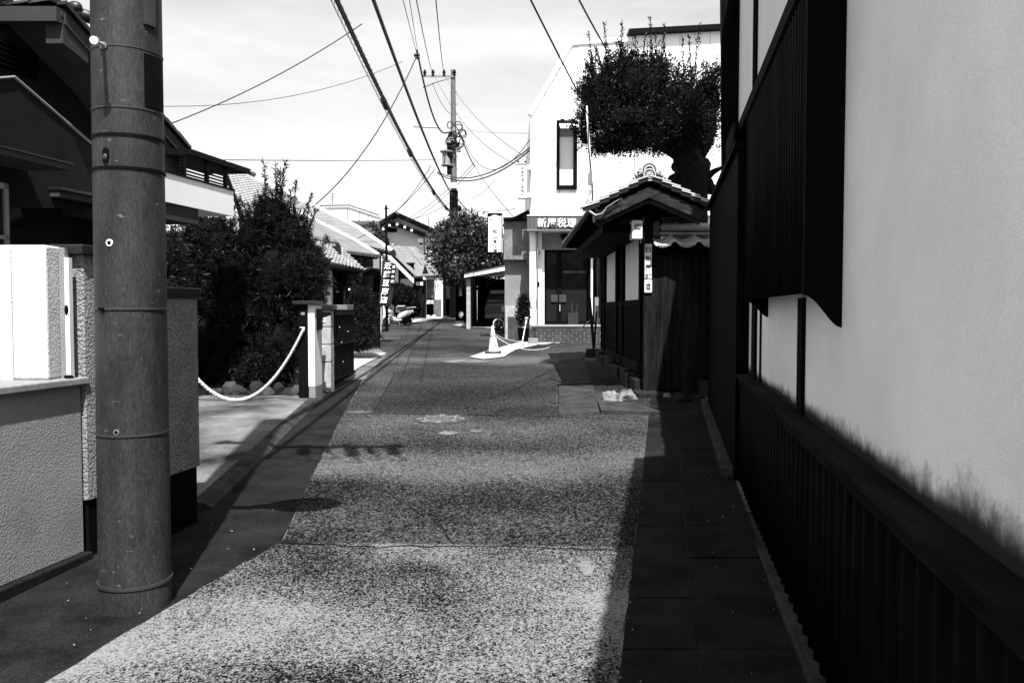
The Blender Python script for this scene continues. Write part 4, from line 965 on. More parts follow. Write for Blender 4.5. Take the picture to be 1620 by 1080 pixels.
A = Vector((X(481, 10.95), 10.95, Z(519, 10.95))); C = Vector((X(255, 10.6), 10.6, Z(508, 10.6)))
tag(rope(A, C, .275, 90).build('rope', m_rope, None, smooth='all'), 'thick white twisted rope sagging across the driveway entrance', 'rope')
# garden edge stones
r = random.Random(4); px = 322; i = 0
STN = ['grey edging stone nearest the left gate pillar, under the rope', 'small flat edging stone, second from the gate pillar', 'broad grey edging stone behind the lowest point of the rope', 'rounded edging stone just right of the rope low point', 'tall dark edging stone under the middle of the big shrub', 'narrow edging stone between two broad ones under the shrub', 'broad dark edging stone under the right half of the shrub', 'low edging stone, third from the black post', 'rounded edging stone, second from the black post', 'edging stone touching the black timber post']
while px < 470 and i < 10:
    w_ = r.uniform(12, 24); h_ = r.uniform(14, 26)
    a = gp(px + w_ / 2, 627); mb = MB(); mb.ball((X(px + w_ / 2, 11.4), 11.4 + r.uniform(0, .2), g11 + h_ * .0035), w_ * .0052, .12, h_ * .0062, 9, 6, .2, i)
    tag(mb.build('edging_stone', m_stone if px < 350 or i % 3 == 0 else m_stone_dark, None, smooth=True, bevel=.004), STN[i], 'stone', 'garden edging stones'); px += w_ * .82; i += 1

# ================================================================== GARDEN SHRUBS
def E(px, py, rx, ry, Y, k=.9): s = Y / F; return (at(px, py, Y), rx * s, rx * s * k, ry * s)
sh = thing('conifer_shrub', 'tall dark conifer shrub with upright tip shoots behind the rope', 'shrub', (X(425, 12.6), 12.6, gz(12.6)))
LB = [E(430, 345, 36, 40, 12.6), E(405, 375, 38, 40, 12.6), E(455, 372, 34, 40, 12.6), E(375, 440, 55, 60, 12.7), E(450, 440, 62, 62, 12.5), E(485, 445, 34, 38, 12.4), E(420, 490, 80, 55, 12.6), E(370, 540, 60, 60, 12.5), E(440, 555, 48, 62, 12.3), E(405, 590, 60, 40, 12.3), E(496, 425, 18, 24, 12.4), E(350, 400, 46, 48, 12.75), E(325, 470, 50, 60, 12.75), E(498, 465, 20, 30, 12.3), E(478, 380, 18, 20, 12.5)]
crown('foliage', LB, 6500, 9, .10, .011, m_leaf_d, sh, 11, spread=.62, shell=.8, noise=.16, csize=.15)
core('shade_core', LB, m_core, sh, .80)
def shoots(name, tips, Y, mat, parent, seed, ln=.075, wd=.013, n=26, thick=.02):
    """long twigs with leaves along them: tips = [(base px,py, tip px,py)]"""
    rg = np.random.default_rng(seed); P = []; D = []; tw = MB()
    for (a, b, c, d) in tips:
        A = at(a, b, Y + rg.uniform(-.15, .15)); T = at(c, d, Y + rg.uniform(-.15, .15)); L = (T - A).length
        tw.tube([A, A.lerp(T, .5) + Vector(rg.normal(0, .02, 3)), T], [thick * .4, thick * .3, .003], 4)
        k = int(n * L / .5) + 6
        for i in range(k):
            t = (i + .5) / k; P.append(A.lerp(T, t)); D.append((T - A).normalized() * .9 + Vector(rg.normal(0, .75, 3)))
    leaf_mesh(name, np.array([list(p) for p in P]), np.array([list(p) for p in D]), ln, wd, mat, parent, kind='stuff', seed=seed)
    tw.build('twigs', m_bark, parent, kind='stuff')
shoots('shoot_leaves', [(425, 350, 417, 258), (432, 345, 437, 290), (440, 345, 452, 256), (448, 350, 443, 270), (455, 360, 460, 300), (420, 350, 408, 305), (405, 365, 380, 318), (470, 375, 492, 308), (478, 392, 500, 330), (480, 385, 488, 330), (490, 425, 517, 375), (370, 400, 350, 345), (395, 360, 393, 325), (360, 380, 372, 330), (385, 380, 378, 312), (500, 440, 520, 410), (440, 350, 436, 262), (463, 355, 468, 290)], 12.5, m_leaf_d, sh, 5, ln=.09, wd=.015, n=120)
mb = MB(); 
for k in range(5): r = random.Random(k); mb.tube([(X(425, 12.6) + r.uniform(-.2, .2), 12.6, gz(12.6) - .1), (X(425, 12.6) + r.uniform(-.5, .5), 12.6 + r.uniform(-.3, .3), 1.0)], [.05, .03], 7)
mb.build('trunk', m_bark, sh)
b2 = thing('broadleaf_bush', 'dense small-leaved dark bush left of the conifer, beside the gate pillar', 'bush', (X(310, 13), 13, gz(13)))
LB = [E(330, 372, 40, 34, 13), E(290, 410, 50, 50, 13.1), E(345, 420, 50, 50, 12.9), E(300, 480, 60, 60, 13), E(320, 560, 60, 60, 12.9), E(262, 440, 40, 80, 13.2), E(350, 520, 40, 60, 12.7)]
crown('foliage', LB, 16000, 2, .045, .024, m_leaf_m, b2, 21, spread=.9, noise=.2, csize=.6)
core('shade_core', LB, m_core, b2, .84)
shoots('shoot_leaves', [(330, 350, 352, 322), (345, 350, 372, 325), (310, 360, 318, 330), (300, 370, 285, 345), (275, 390, 270, 352), (350, 360, 345, 325), (320, 350, 330, 322)], 13, m_leaf_m, b2, 6, ln=.045, wd=.02, n=90)
b3 = thing('needle_bush', 'low dark needle bush right of the iron gate at the road edge', 'bush', (X(582, 17.5), 17.5, gz(17.5)))
LB = [E(570, 500, 26, 38, 17.6), E(563, 525, 24, 28, 17.4), E(583, 533, 17, 16, 17.5), E(572, 475, 18, 20, 17.7), E(577, 538, 24, 12, 17.3)]
crown('foliage', LB, 2600, 7, .09, .014, m_leaf_d, b3, 31, spread=.8, noise=.2, csize=.2)
core('shade_core', LB, m_core, b3, .8)
b4 = thing('round_topiary', 'smooth round clipped black bush behind the scooter', 'bush', (X(640, 32), 32, gz(32)))
LB = [E(640, 478, 22, 26, 32.2), E(628, 474, 20, 26, 32.0), E(652, 487, 14, 16, 32)]
crown('foliage', LB, 5000, 2, .07, .04, m_leaf_t, b4, 41, spread=.7, shell=1, noise=.0, csize=.3)
core('shade_core', LB, m_core, b4, .96)
b5 = thing('entrance_bush', 'dark loose bush in the shaded entrance under the old gate roof', 'bush', (X(555, 19), 19, gz(19)))
LB = [E(558, 440, 12, 12, 19.5), E(550, 480, 14, 24, 19)]
crown('foliage', LB, 1400, 4, .06, .03, m_leaf_m, b5, 45); core('shade_core', LB, m_core, b5, .8)

# ================================================================== OLD HOUSES ON THE LEFT
def quadroof(nm, par, A, B, C, D, cols, rows, m, t=.08, amp=.05, step=.03, sub=4, md=None):
    mb = MB(); slab(mb, A, B, C, D, t); d = mb.build('roof_deck', md or m_dwood, par)
    mb = MB(); tile_field(mb, A + UZ * .02, B + UZ * .02, C + UZ * .02, D + UZ * .02, cols, rows, amp, step, sub); mb.build('roof_tiles', m, d, kind='stuff')
    return d
def ends(par, A, B, n, m, r=.055):
    """round eave-end tiles in a row, joined: each is a few pixels"""
    mb = MB()
    for k in range(n + 1):
        p = A.lerp(B, k / n) + UZ * .03; mb.tube([p + Vector((.02, -.05, 0)), p + Vector((0, .06, .02))], r, 6)
    o = mb.build('eave_end_tiles', m, par, kind='stuff'); return o
m_roof2 = M('pale far tile', .15, rough=.6, var=.2, scale=2)
m_roof1 = M('silver roof tile', .21, rough=.55, var=.18, scale=3)
m_mort = M('white ridge mortar', .85, rough=.8, var=.04)
oh = thing('old_tile_house', 'long old house with two bright overlapping tiled roofs on the left, dark walls beneath', 'house', (-5, 26, gz(26)))
A = at(385, 352, 23.5); B = at(620, 401, 29); C = at(566, 366, 30.2); D = at(352, 262, 26.5)
quadroof('r', oh, A, B, C, D, 36, 22, m_roof1, amp=.07, step=.035)
mb = MB(); mb.tube([D + UZ * .1, C + UZ * .1, B + UZ * .06], [.13, .13, .10], 8); mb.build('ridge', m_mort, oh, smooth=True)
ends(oh, A, B, 40, m_tile)
A2 = at(455, 389, 20.5); B2 = at(598, 407, 24.2); C2 = at(560, 386, 25); D2 = at(462, 338, 22.8)
quadroof('r', oh, A2, B2, C2, D2, 26, 16, m_roof1, amp=.07, step=.035)
mb = MB(); mb.tube([D2 + UZ * .08, C2 + UZ * .08, B2 + UZ * .05], [.11, .11, .09], 8); mb.build('ridge', m_mort, oh, smooth=True)
ends(oh, A2, B2, 26, m_tile)
for (px, py, Yv) in ((515, 338, 29.9), (621, 400, 28.9)):
    p = at(px, py, Yv); mb = MB(); mb.prism([(-.14, -.1), (-.11, .08), (-.03, .05), (.03, .14), (.1, .07), (.14, -.1)], -.06, .06, lambda a, b, t: p + Vector((a, t, b))); mb.build('ridge_ornament', m_tile_dark, oh)
def wallq(nm, par, px0, py0, px1, py1, Y, m, depth=.25, name='wall', z0=None):
    a = at(px0, py1, Y); b = at(px1, py0, Y); mb = MB(); mb.box(a.x, b.x, Y, Y + depth, gz(Y) if z0 is None else z0, b.z); return mb.build(name, m, par)
wallq('', oh, 470, 398, 601, 500, 25.5, m_dwood, .3)
wallq('', oh, 596, 404, 613, 430, 29.6, m_offwhite, .2, 'lit_wall', Z(428, 29.6))  # pale colour stands for a sunlit bit of the dark house
wallq('', oh, 589, 408, 600, 425, 25.4, m_grey, .09, 'window_board', Z(427, 25.4))
for k in range(6):
    x_ = X(515 + k * 14, 25.4); mb = MB(); mb.box(x_, x_ + .12, 25.38, 25.49, gz(25), Z(402, 25.4)); mb.build('post', m_black, oh)
A3 = at(560, 435, 22.5); B3 = at(612, 434, 26.5); C3 = at(612, 425, 27.5); D3 = at(585, 424, 24)
quadroof('r', oh, A3, B3, C3, D3, 14, 4, m_roof1, amp=.05)
ends(oh, A3, B3, 16, m_tile)
mb = MB(); mb.box(-14, X(400, 24), 24, 33, gz(24), Z(365, 24)); mb.build('rear_wall', m_grey, oh)
og = thing('entrance_gate', 'small old gate with mossy rough tiled roof and bright white side wall behind the conifer', 'gate', (X(520, 17), 17, gz(17)))
A = at(518, 421, 16.2); B = at(571, 430, 18.4); C = at(530, 391, 18.6); D = at(488, 384, 16.8)
quadroof('r', og, A, B, C, D, 9, 8, m_tile_old, amp=.07, step=.04, t=.1)
ends(og, A, B, 10, m_tile_dark, .06)
mb = MB(); mb.tube([D + UZ * .1, C + UZ * .1], .09, 8); mb.build('ridge', m_tile_old, og)
for px, py in ((516, 384), (533, 392)):
    p = at(px, py, 17.8); mb = MB(); mb.prism([(-.09, -.14), (-.10, .05), (-.03, .03), (.03, .12), (.08, .04), (.09, -.14)], -.05, .05, lambda a, b, t: p + Vector((a, t, b))); mb.build('ridge_ornament', m_tile_dark, og)
wallq('', og, 496, 418, 522.5, 490, 17.2, m_plaster, .2, 'white_wall')
wallq('', og, 524, 420, 548, 520, 17.6, m_dwood, .3, 'door_recess')
wallq('', og, 543.5, 452, 546.5, 500, 17.3, m_oldwood, .08, 'post')
mb = MB(); mb.ball(at(552.5, 458, 17.2), .025, .025, .025, 8, 6); mb.build('lamp_globe', m_white, og, smooth='all')
pole2 = thing('timber_pole', 'slim black pole rising beside the hanging banner', 'pole', (X(612, 27), 27, gz(27)))
mb = MB(); mb.tube([(X(612, 27), 27, gz(27)), (X(612, 27), 27, Z(325, 27))], [.05, .038], 8); mb.build('shaft', m_black, pole2)
mb = MB(); mb.tube([(X(609, 27), 27, Z(330, 27)), (X(616, 27), 27, Z(330, 27))], .02, 5); mb.build('cross_pin', m_black, pole2)

# banner
YB = 21.8; kb = YB / 24
bn = thing('banner', 'tall black vertical shop banner with white brush characters beside the scooter', 'banner', (X(610, YB), YB, gz(YB)))
mb = MB(); mb.tube([(X(602, YB), YB + .03, gz(YB)), at(604, 405, YB + .03)], .014, 6); mb.tube([at(603, 411, YB + .02), at(629, 419, YB + .02)], .01, 6); mb.build('pole', m_steel_light, bn)
TL, TR, BR, BL = at(606, 410, YB), at(627.5, 418, YB), at(619, 485, YB), at(598, 482, YB)
def bf(u, v): return (TL * (1 - u) + TR * u) * (1 - v) + (BL * (1 - u) + BR * u) * v + Vector((0, .035 * sin(v * 9 + u * 3) * v, 0))
mb = MB(); mb.grid(bf, 10, 26); clo = mb.build('cloth', m_cloth, bn, smooth='all', solid=.004)
dv = (BL - TL).normalized(); du = (TR - TL).normalized()
for i, ch in enumerate('近藤豆腐店'):
    p = TL + (BL - TL) * ((i + .86) * .186) + (TR - TL) * .40 - UY * .05
    text_mb(ch, .215 * kb, p, Vector((1, 0, -.05)), Vector((.16, 0, 1)).normalized(), -UY, .002, .004).build('character', m_white, clo)
for i, ch in enumerate('豆腐の店'):
    p = TL + (BL - TL) * ((i + .95) * .105) + (TR - TL) * .84 - UY * .05
    text_mb(ch, .09 * kb, p, UX, Vector((.16, 0, 1)).normalized(), -UY, .002, .003).build('character', m_white, clo)

# white gable house with black timber front
wg = thing('gabled_shop_house', 'low white and black timber gabled house past the scooter, bright tiled roof', 'house', (-4.5, 37, gz(37)))
A = at(655, 439, 36); B = at(706, 437, 41.5); C = at(655, 392, 43); D = at(606, 390, 37)
quadroof('r', wg, A, B, C, D, 30, 18, m_roof2, amp=.06, step=.03)
ends(wg, A, B, 28, m_tile)
mb = MB(); P = [D, A]; mb.add([D + Vector((0, -.12, -.05)), A + Vector((0, -.12, -.05)), A + Vector((0, -.12, -.27)), D + Vector((0, -.12, -.30))] + [D + Vector((0, .0, -.1)), A + Vector((0, .0, -.1)), A + Vector((0, 0, -.27)), D + Vector((0, 0, -.30))], [(0, 1, 2, 3), (7, 6, 5, 4), (0, 4, 5, 1), (2, 6, 7, 3), (1, 5, 6, 2), (3, 7, 4, 0)]); mb.build('barge_board', m_white, wg)
a = [at(*p, 37.2) for p in ((606, 402), (656, 443), (656, 500), (606, 500))]
Y3 = 37.2
mb = MB(); mb.prism([(X(606, Y3), Z(399, Y3)), (X(674, Y3), Z(440, Y3)), (X(674, Y3), gz(Y3)), (X(606, Y3), gz(Y3))], Y3, Y3 + .2, lambda a, b, t: Vector((a, t, b))); mb.build('white_wall', m_plaster, wg)
wallq('', wg, 632, 418, 655, 441, Y3 - .08, m_glass, .07, 'window', Z(441, Y3))
for (p0, p1, q0, q1) in ((631, 656, 415.5, 418.5), (630.5, 633, 417, 460), (653.5, 656, 425, 462)):
    wallq('', wg, p0, q0, p1, q1, Y3 - .16, m_dwood, .07, 'window_post', Z(q1, Y3))
wallq('', wg, 634, 461, 654, 500, Y3 - .1, m_dwood, .08, 'lower_boards')
for k in range(4):
    wallq('', wg, 656.5 + k * 4.4, 437.5 + k * 1.6, 660.5 + k * 4.4, 500, Y3 - .14, m_plank, .12, 'board')
wallq('', wg, 674.5, 441, 702, 500, 39.6, m_dwood, 1.5, 'recess_wall')
wallq('', wg, 687, 441, 700, 474, 39.4, m_plaster, .15, 'plaster_panel', Z(474, 39.4))
wallq('', wg, 675.5, 441, 686, 472, 39.4, m_grey2, .1, 'door_panel', Z(472, 39.4))
wallq('', wg, 686, 475, 700.5, 500, 39.3, m_grey2, .2, 'base_wall')
mb = MB(); mb.box(X(698.5, 39.2), X(700.8, 39.2), 39.1, 39.28, gz(39.2), Z(440, 39.2)); mb.build('corner_post', m_offwhite, wg)
wallq('', wg, 703, 440, 720, 500, 41.8, m_dwood, .8, 'far_recess')
wallq('', wg, 705, 452, 714, 472, 41.5, m_grey2, .2, 'far_window', Z(472, 41.5))
p = at(664, 436, 36.2); mb = MB(); mb.prism([(-.12, -.1), (-.02, .2), (.02, .38), (.07, .2), (.16, -.08)], -.05, .05, lambda a, b, t: at(672, 430, 36.6) + Vector((a, t, b))); mb.build('ridge_ornament', m_tile_dark, wg)
wallq('', wg, 658, 446, 669, 451.5, Y3 - .2, m_white, .05, 'name_board', Z(451.5, Y3))
wallq('', wg, 673, 474.5, 685.5, 480, 38.6, m_offwhite, .3, 'mail_ledge', Z(480.5, 38.6))
r = random.Random(9)
LBS = ['white kerb pebble nearest the scooter wheel', 'white pebble, second past the scooter', 'white pebble in the middle of the short row by the timber house', 'white pebble, second last by the timber house', 'white pebble furthest from the scooter']
for k in range(5):
    p = gp(652 + k * 8.5, 503.2 - k * .15); mb = MB(); mb.ball(p + UZ * .05, .12, .1, .09, 8, 6, .15, k); tag(mb.build('pebble', m_white, None, smooth='all'), LBS[k], 'stone', 'white stones along the verge')

# grey gabled house behind
gb = thing('grey_gable_house', 'two-storey grey plastered gable house rising behind the low tiled roofs', 'house', (-8, 52, gz(50)))
Yg = 52
mb = MB(); pr = [(594, 366), (627, 341), (690, 368), (683, 372), (683, 500), (594, 500)]
mb.prism([(X(a, Yg), Z(b, Yg)) for a, b in pr], Yg, Yg + 8, lambda a, b, t: Vector((a, t, b))); mb.build('wall', m_offwhite, gb)
mb = MB(); pr = [(596, 367), (620, 350), (650, 358), (672, 372), (672, 432), (596, 432)]
mb.prism([(X(a, Yg), Z(b, Yg)) for a, b in pr], Yg - .25, Yg - .01, lambda a, b, t: Vector((a, t, b))); mb.build('plaster_front', m_offwhite, gb)
wallq('', gb, 672.5, 378, 686, 426, Yg - .35, m_white, .3, 'white_bay', Z(426, Yg))
wallq('', gb, 686, 392, 700, 432, Yg + .2, m_dwood, .5, 'dark_bay', Z(432, Yg))
for (a, b) in (((585, 364), (625, 337)), ((625, 337), (690, 366)), ((588, 374), (620, 351)), ((618, 350), (676, 372))):
    pa, pb = at(*a, Yg - .9), at(*b, Yg - .9); mb = MB(); slab(mb, pa, pa + UY * 9, pb + UY * 9, pb, .16); d = mb.build('roof', m_dwood, gb)
    mb = MB(); tile_field(mb, pa + UZ * .05, pa + UY * 9 + UZ * .05, pb + UY * 9 + UZ * .05, pb + UZ * .05, 20, 9, .05, .03, 3); mb.build('roof_tiles', m_tile_lit, d, kind='stuff')
for (px, py) in ((606, 360), (616, 354), (628, 352.5), (640, 357), (651, 362)):
    p = at(px, py, Yg - 1); mb = MB(); mb.box(p.x - .07, p.x + .07, Yg - .95, Yg - .3, p.z - .16, p.z - .02); mb.build('purlin_end', m_offwhite, gb)
wallq('', gb, 612, 361, 628, 368, Yg - .32, m_oldwood, .1, 'gable_vent', Z(368, Yg))
wf = wallq('', gb, 613, 387, 627, 396, Yg - .33, m_dwood, .1, 'window', Z(396, Yg))
for k in range(6): mb = MB(); x_ = X(614 + k * 2.2, Yg); mb.box(x_, x_ + .035, Yg - .37, Yg - .335, Z(395, Yg), Z(388, Yg)); mb.build('window_bar', m_grey, wf)
wallq('', gb, 661, 377, 669, 384, Yg - .6, m_white, .3, 'condenser_box', Z(384, Yg)); wallq('', gb, 664, 388, 667, 392, Yg - .4, m_white, .12, 'meter_box', Z(392, Yg))
A = at(600, 380, 44); B = at(598, 372, 50); C = at(585, 352, 50); D = at(550, 355, 44)
ok = thing('rear_roof_house', 'dim tiled roof with dark ridge ornaments between the bright roof and grey gable house', 'house', (-8, 44, gz(40)))
quadroof('r', ok, at(548, 366, 44), at(604, 374, 46), at(598, 350, 52), at(545, 350, 50), 18, 10, m_tile)
mb = MB(); mb.box(X(548, 46), X(600, 46), 46, 50, gz(46), Z(368, 46)); mb.build('wall', m_dwood, ok)
for k in range(5):
    p = at(588 + k * 5, 356 + k * 5.5, 45); mb = MB(); mb.prism([(-.2, -.15), (-.1, .2), (.05, .1), (.1, .3), (.25, -.1)], -.1, .1, lambda a, b, t: p + Vector((a, t, b))); mb.build('ridge_ornament', m_tile_dark, ok)
fl = thing('flat_roof_building', 'far pale flat-roofed building behind the tiled roofs', 'building', (-18, 90, gz(90)))
mb = MB(); pr = [(440, 332), (495, 326), (552, 325), (600, 341), (600, 480), (440, 480)]; mb.prism([(X(a, 90), Z(b, 90)) for a, b in pr], 90, 100, lambda a, b, t: Vector((a, t, b))); mb.build('wall', m_offwhite, fl)
mb = MB(); mb.tube([at(440, 331, 89.8), at(495, 325.5, 89.8), at(552, 324.5, 89.8), at(600, 340.5, 89.8)], .09, 4); mb.build('parapet_cap', m_grey2, fl)
for px in (551, 569, 583): mb = MB(); mb.box(X(px, 89.9), X(px + 1, 89.9), 89.8, 89.98, Z(362, 90), Z(330 + (px - 551) * .3, 90)); mb.build('wall_joint', m_grey, fl)
def antenna(px, pyb, pyt, Y, label, w_=7):
    t = thing('roof_antenna', label, 'antenna', at(px, pyb, Y), 'television antennas'); mb = MB(); r0 = .0005 * Y
    mb.tube([at(px, pyb, Y), at(px, pyt, Y)], r0, 4); mb.build('mast', m_steel, t)
    for k in range(5): mb = MB(); yy = pyt + 1.5 + k * 2.4; mb.tube([at(px - w_ * (.5 if k % 2 else 1) * .6, yy, Y), at(px + w_ * (.5 if k % 2 else 1) * .6, yy - .3, Y)], r0 * .7, 4); mb.build('element', m_steel, t)
antenna(526, 326, 305, 85, 'faint television antenna over the flat-roofed building')
antenna(678, 360, 346, 55, 'small antenna above the right slope of the grey gable house', 5)

# ================================================================== FAR POLE
YP = 38; fx = X(718.5, YP)
fp = thing('utility_pole', 'tall slender utility pole with transformer at the road bend', 'utility pole', (fx, YP, gz(YP)))
mb = MB(); mb.tube([(fx, YP, gz(YP) - .1), (fx, YP, Z(300, YP)), (X(718, YP), YP, Z(111, YP))], [.19, .155, .105], 14); mb.build('shaft', m_pole_far, fp, smooth=True)
mb = MB(); mb.tube([(fx, YP, gz(YP)), (fx, YP, Z(302, YP))], .205, 14); mb.build('dark_lower_shaft', m_black, fp, smooth=True)  # black tube around the lower shaft
mb = MB(); mb.box(X(669, YP), X(722, YP), YP - .16, YP - .1, Z(123.5, YP), Z(121, YP)); ca = mb.build('crossarm', m_steel, fp)
mb = MB(); mb.tube([at(669, 139, YP), at(686, 132, YP)], .035, 5); mb.tube([at(686, 132, YP), at(716, 123, YP)], .02, 5); mb.build('brace', m_steel, ca)
for px in (685, 702.5, 719, 672):
    mb = MB(); p = at(px, 121, YP - .13); mb.lathe([(.03, 0), (.08, .05), (.05, .12), (.09, .18), (.05, .26), (.02, .32)], p, 8); mb.build('insulator', m_black, ca)
mb = MB(); mb.tube([at(701, 82, YP - 6), at(723, 82, YP - 6)], .02, 4); mb.tube([at(701, 81, YP - 6), at(703, 85, YP - 6)], .02, 4)
p = at(706.5, 252, YP - .3); mb = MB(); mb.lathe([(.24, -.32), (.26, -.28), (.20, -.2), (.20, .30), (.30, .32), (.30, .38), (.1, .42)], p, 16); mb.build('transformer', m_grey, fp, smooth=True)
mb = MB(); mb.box(p.x, fx, YP - .2, YP - .1, p.z - .28, p.z - .2); mb.box(p.x, fx, YP - .2, YP - .1, p.z + .2, p.z + .26); mb.build('bracket', m_steel, fp)
r = random.Random(3)
for k in range(14):
    c = at(718 + r.uniform(-7, 14), 214 + r.uniform(-16, 14), YP - r.uniform(.1, .5)); R_ = r.uniform(.10, .25); a0 = r.random() * 3
    mb = MB(); mb.tube([c + Vector((R_ * cos(t), .1 * sin(t * 2 + a0), R_ * 1.1 * sin(t))) for t in [i * 2 * pi / 14 for i in range(15)]], .022, 5, caps=False); mb.build('cable_coil', m_cable, fp, smooth='all')
for k in range(6):
    p = at(716 + r.uniform(-6, 12), 205 + k * 8, YP - .4); mb = MB(); mb.box(p.x - .09, p.x + .09, p.y - .1, p.y + .1, p.z - .1, p.z + .1); mb.build('junction_box', m_black if k % 2 else m_grey, fp, bevel=.02)
mb = MB(); mb.box(X(709, YP), X(716, YP), YP - .4, YP - .2, Z(278, YP), Z(228, YP)); mb.build('riser_duct', m_black, fp)
for k, py in enumerate((146, 165, 180, 230, 248, 268)):
    mb = MB(); mb.tube([at(714 - 2, py, YP), at(722 + 2, py, YP)], .018, 4); mb.build('step_bolt', m_steel, fp)
mb = MB(); mb.box(X(714, YP), X(724, YP), YP - .3, YP - .21, Z(299, YP), Z(291, YP)); mb.build('white_label', m_white, fp)
mb = MB(); mb.ball(at(726, 330, YP), .14, .14, .16, 10, 8); mb.build('cable_joint', m_black, fp, smooth='all')
# free insulator frame hanging on the lines
ia = thing('line_insulator', 'small crossed insulator hardware on the high line left of the far pole', 'insulator', at(660, 90, 30))
mb = MB(); mb.tube([at(655, 87, 30), at(664, 88, 30)], .05, 5); mb.tube([at(656, 91, 30), at(662, 84, 30)], .03, 5); mb.tube([at(660, 79, 30), at(660, 94, 30)], .035, 5); mb.tube([at(657, 87, 30), at(664, 93, 30)], .03, 5); mb.build('hardware', m_cable, ia)

# ================================================================== WIRES
def bundle_pt(px0, py0, px1, py1, Y0, Y1, s):
    iy = (1 - s) / Y0 + s / Y1; Y = 1 / iy; return at(px0 + (px1 - px0) * s, py0 + (py1 - py0) * s, Y)
def line2(a, Ya, b, Yb): return at(a[0], a[1], Ya), at(b[0], b[1], Yb)
b0 = (Vector((-1.72, 4.0, 6.0))); b1 = at(718, 312, YP)
wire('thick black cable from near pole to far pole, right of the laced bundle', [b0, b1], .030, .5, name='power_cable')
c0 = Vector((-2.05, 4.0, 5.7)); c1 = at(720, 338, YP)
wb = thing('laced_cable_bundle', 'laced bundle of telephone cables left of the thick cable', 'cable', c0)
def cpt(t, sag=.75): return c0.lerp(c1, t) - UZ * sag * 4 * t * (1 - t)
for k, (dx, dz, rr_) in enumerate(((0, 0, .014), (.03, -.02, .010), (-.03, .0, .008), (.01, -.05, .010), (-.03, -.10, .005))):
    mb = MB(); mb.tube([cpt(i / 30) + Vector((dx, 0, dz)) for i in range(31)], rr_, 5); mb.build('cable_strand', m_cable, wb, smooth='all')
mb = MB(); N = 1500
mb.tube([cpt(i / N) + Vector((.05 * cos(i * .62), 0, .055 * sin(i * .62) - .03)) for i in range(60, N)], .003, 3, caps=False); mb.build('lacing', m_cable, wb)
for t in (.3, .42, .62, .8, .93):
    p = cpt(t); mb = MB(); mb.tube([p - UY * .15 - UZ * .02, p + UY * .25 - UZ * .05], .055, 8); mb.build('splice_case', m_cable, wb)
WL = [
 ('thin high wire, leftmost of the four from the top edge to the far pole', (612, -100), 12, (660, 88), 30, .010, .0),
 ('thin high wire just right of the leftmost, ending at the small insulator', (632, -100), 12, (661, 84), 30, .010, .0),
 ('thin high wire ending at the middle of the far pole crossarm', (642, -90), 10, (685, 118), 37.8, .011, .2),
 ('thin high wire ending beside the top of the far pole', (684, -60), 10, (702.5, 118), 37.8, .011, .2),
 ('cable swinging from the small insulator to the tangle on the far pole', (662, 92), 30, (709, 209), 37.7, .035, .9),
 ('service wire slanting down from the small insulator to the tiled roofs', (658, 92), 30, (494, 328), 24, .020, .6),
 ('service wire from the laced bundle to the left house corner', (573, 38), 12, (272, 195), 10.5, .008, .10),
 ('faint wire from the thick cable leftwards behind the near pole', (636, 98), 16, (240, 168), 12, .005, .25),
 ('long level wire crossing behind the conifer tip', (690, 253), 30, (180, 251), 14, .010, .03),
 ('wire from the bundle towards the far pole transformer', (655, 201), 27, (697, 203), 36, .016, .0),
 ('cable from the far pole rising to the white office, upper of a pair', (692, 272), 31, (839, 233), 22.6, .020, .5),
 ('cable from the far pole rising to the white office, lower of a pair', (692, 274), 31, (839, 237), 22.6, .022, .55),
 ('loose sagging wire from the far pole tangle to the white office', (730, 214), 37.5, (839, 220), 22.6, .012, 1.2),
 ('black service cable from the top edge to the mast on the gate house', (800, -80), 8, (927, 170), 11.3, .011, .02),
 ('black service cable from the top edge into the clipped tree', (880, -70), 9, (960, 80), 13.2, .013, .02),
 ('cable dropping from the far pole tangle towards the hanging sign', (728, 212), 37.5, (750, 262), 36, .030, .1),
 ('cable dropping from the lower far pole towards the garage', (722, 312), 37.7, (773, 346), 30, .028, .25),
 ('thin wire from far pole down right to the side building', (750, 262), 36, (815, 346), 24, .012, .1),
 ('thin wire slanting down left from the bundle to the grey gable', (682, 262), 36, (612, 345), 44, .018, .3),
 ('thin wire slanting down left below the first, to the tiled roof', (688, 268), 36, (590, 360), 44, .018, .3),
 ('twin wire from the far pole to the grey gable, upper', (750, 258), 40, (640, 348), 50, .016, .3),
 ('twin wire from the far pole to the grey gable, lower', (752, 262), 40, (645, 352), 50, .016, .3),
 ('long thin wire from crossarm down to the office, upper', (704, 121), 37.8, (838, 252), 22.6, .008, .4),
 ('long thin wire from crossarm down to the office, lower', (688, 121), 37.8, (820, 262), 22.4, .008, .6),
 ('faint wire descending from the crossarm to the pole bracket', (684, 132), 37.8, (712, 180), 37.8, .012, .2),
 ('faint horizontal wire from the far pole to the office wall', (730, 205), 37.8, (838, 211), 22.6, .006, .05),
 ('thin wire fanning right from the pole joint to the side building roof', (724, 327), 37.7, (815, 330), 26, .010, .15),
 ('thin wire rising from the small sign roof to the wire node', (745, 315), 34, (784, 284), 30, .009, .1),
 ('low thin wire to the gable house corner', (716, 318), 37.8, (610, 350), 40, .014, .3),
 ('wire between slim pole and tiled roof', (614, 346), 27.1, (560, 380), 27, .012, .05),
]
for (lab, a, Ya, b, Yb_, r_, sg) in WL:
    wire(lab, [at(a[0], a[1], Ya), at(b[0], b[1], Yb_)], r_, sg, n=18)
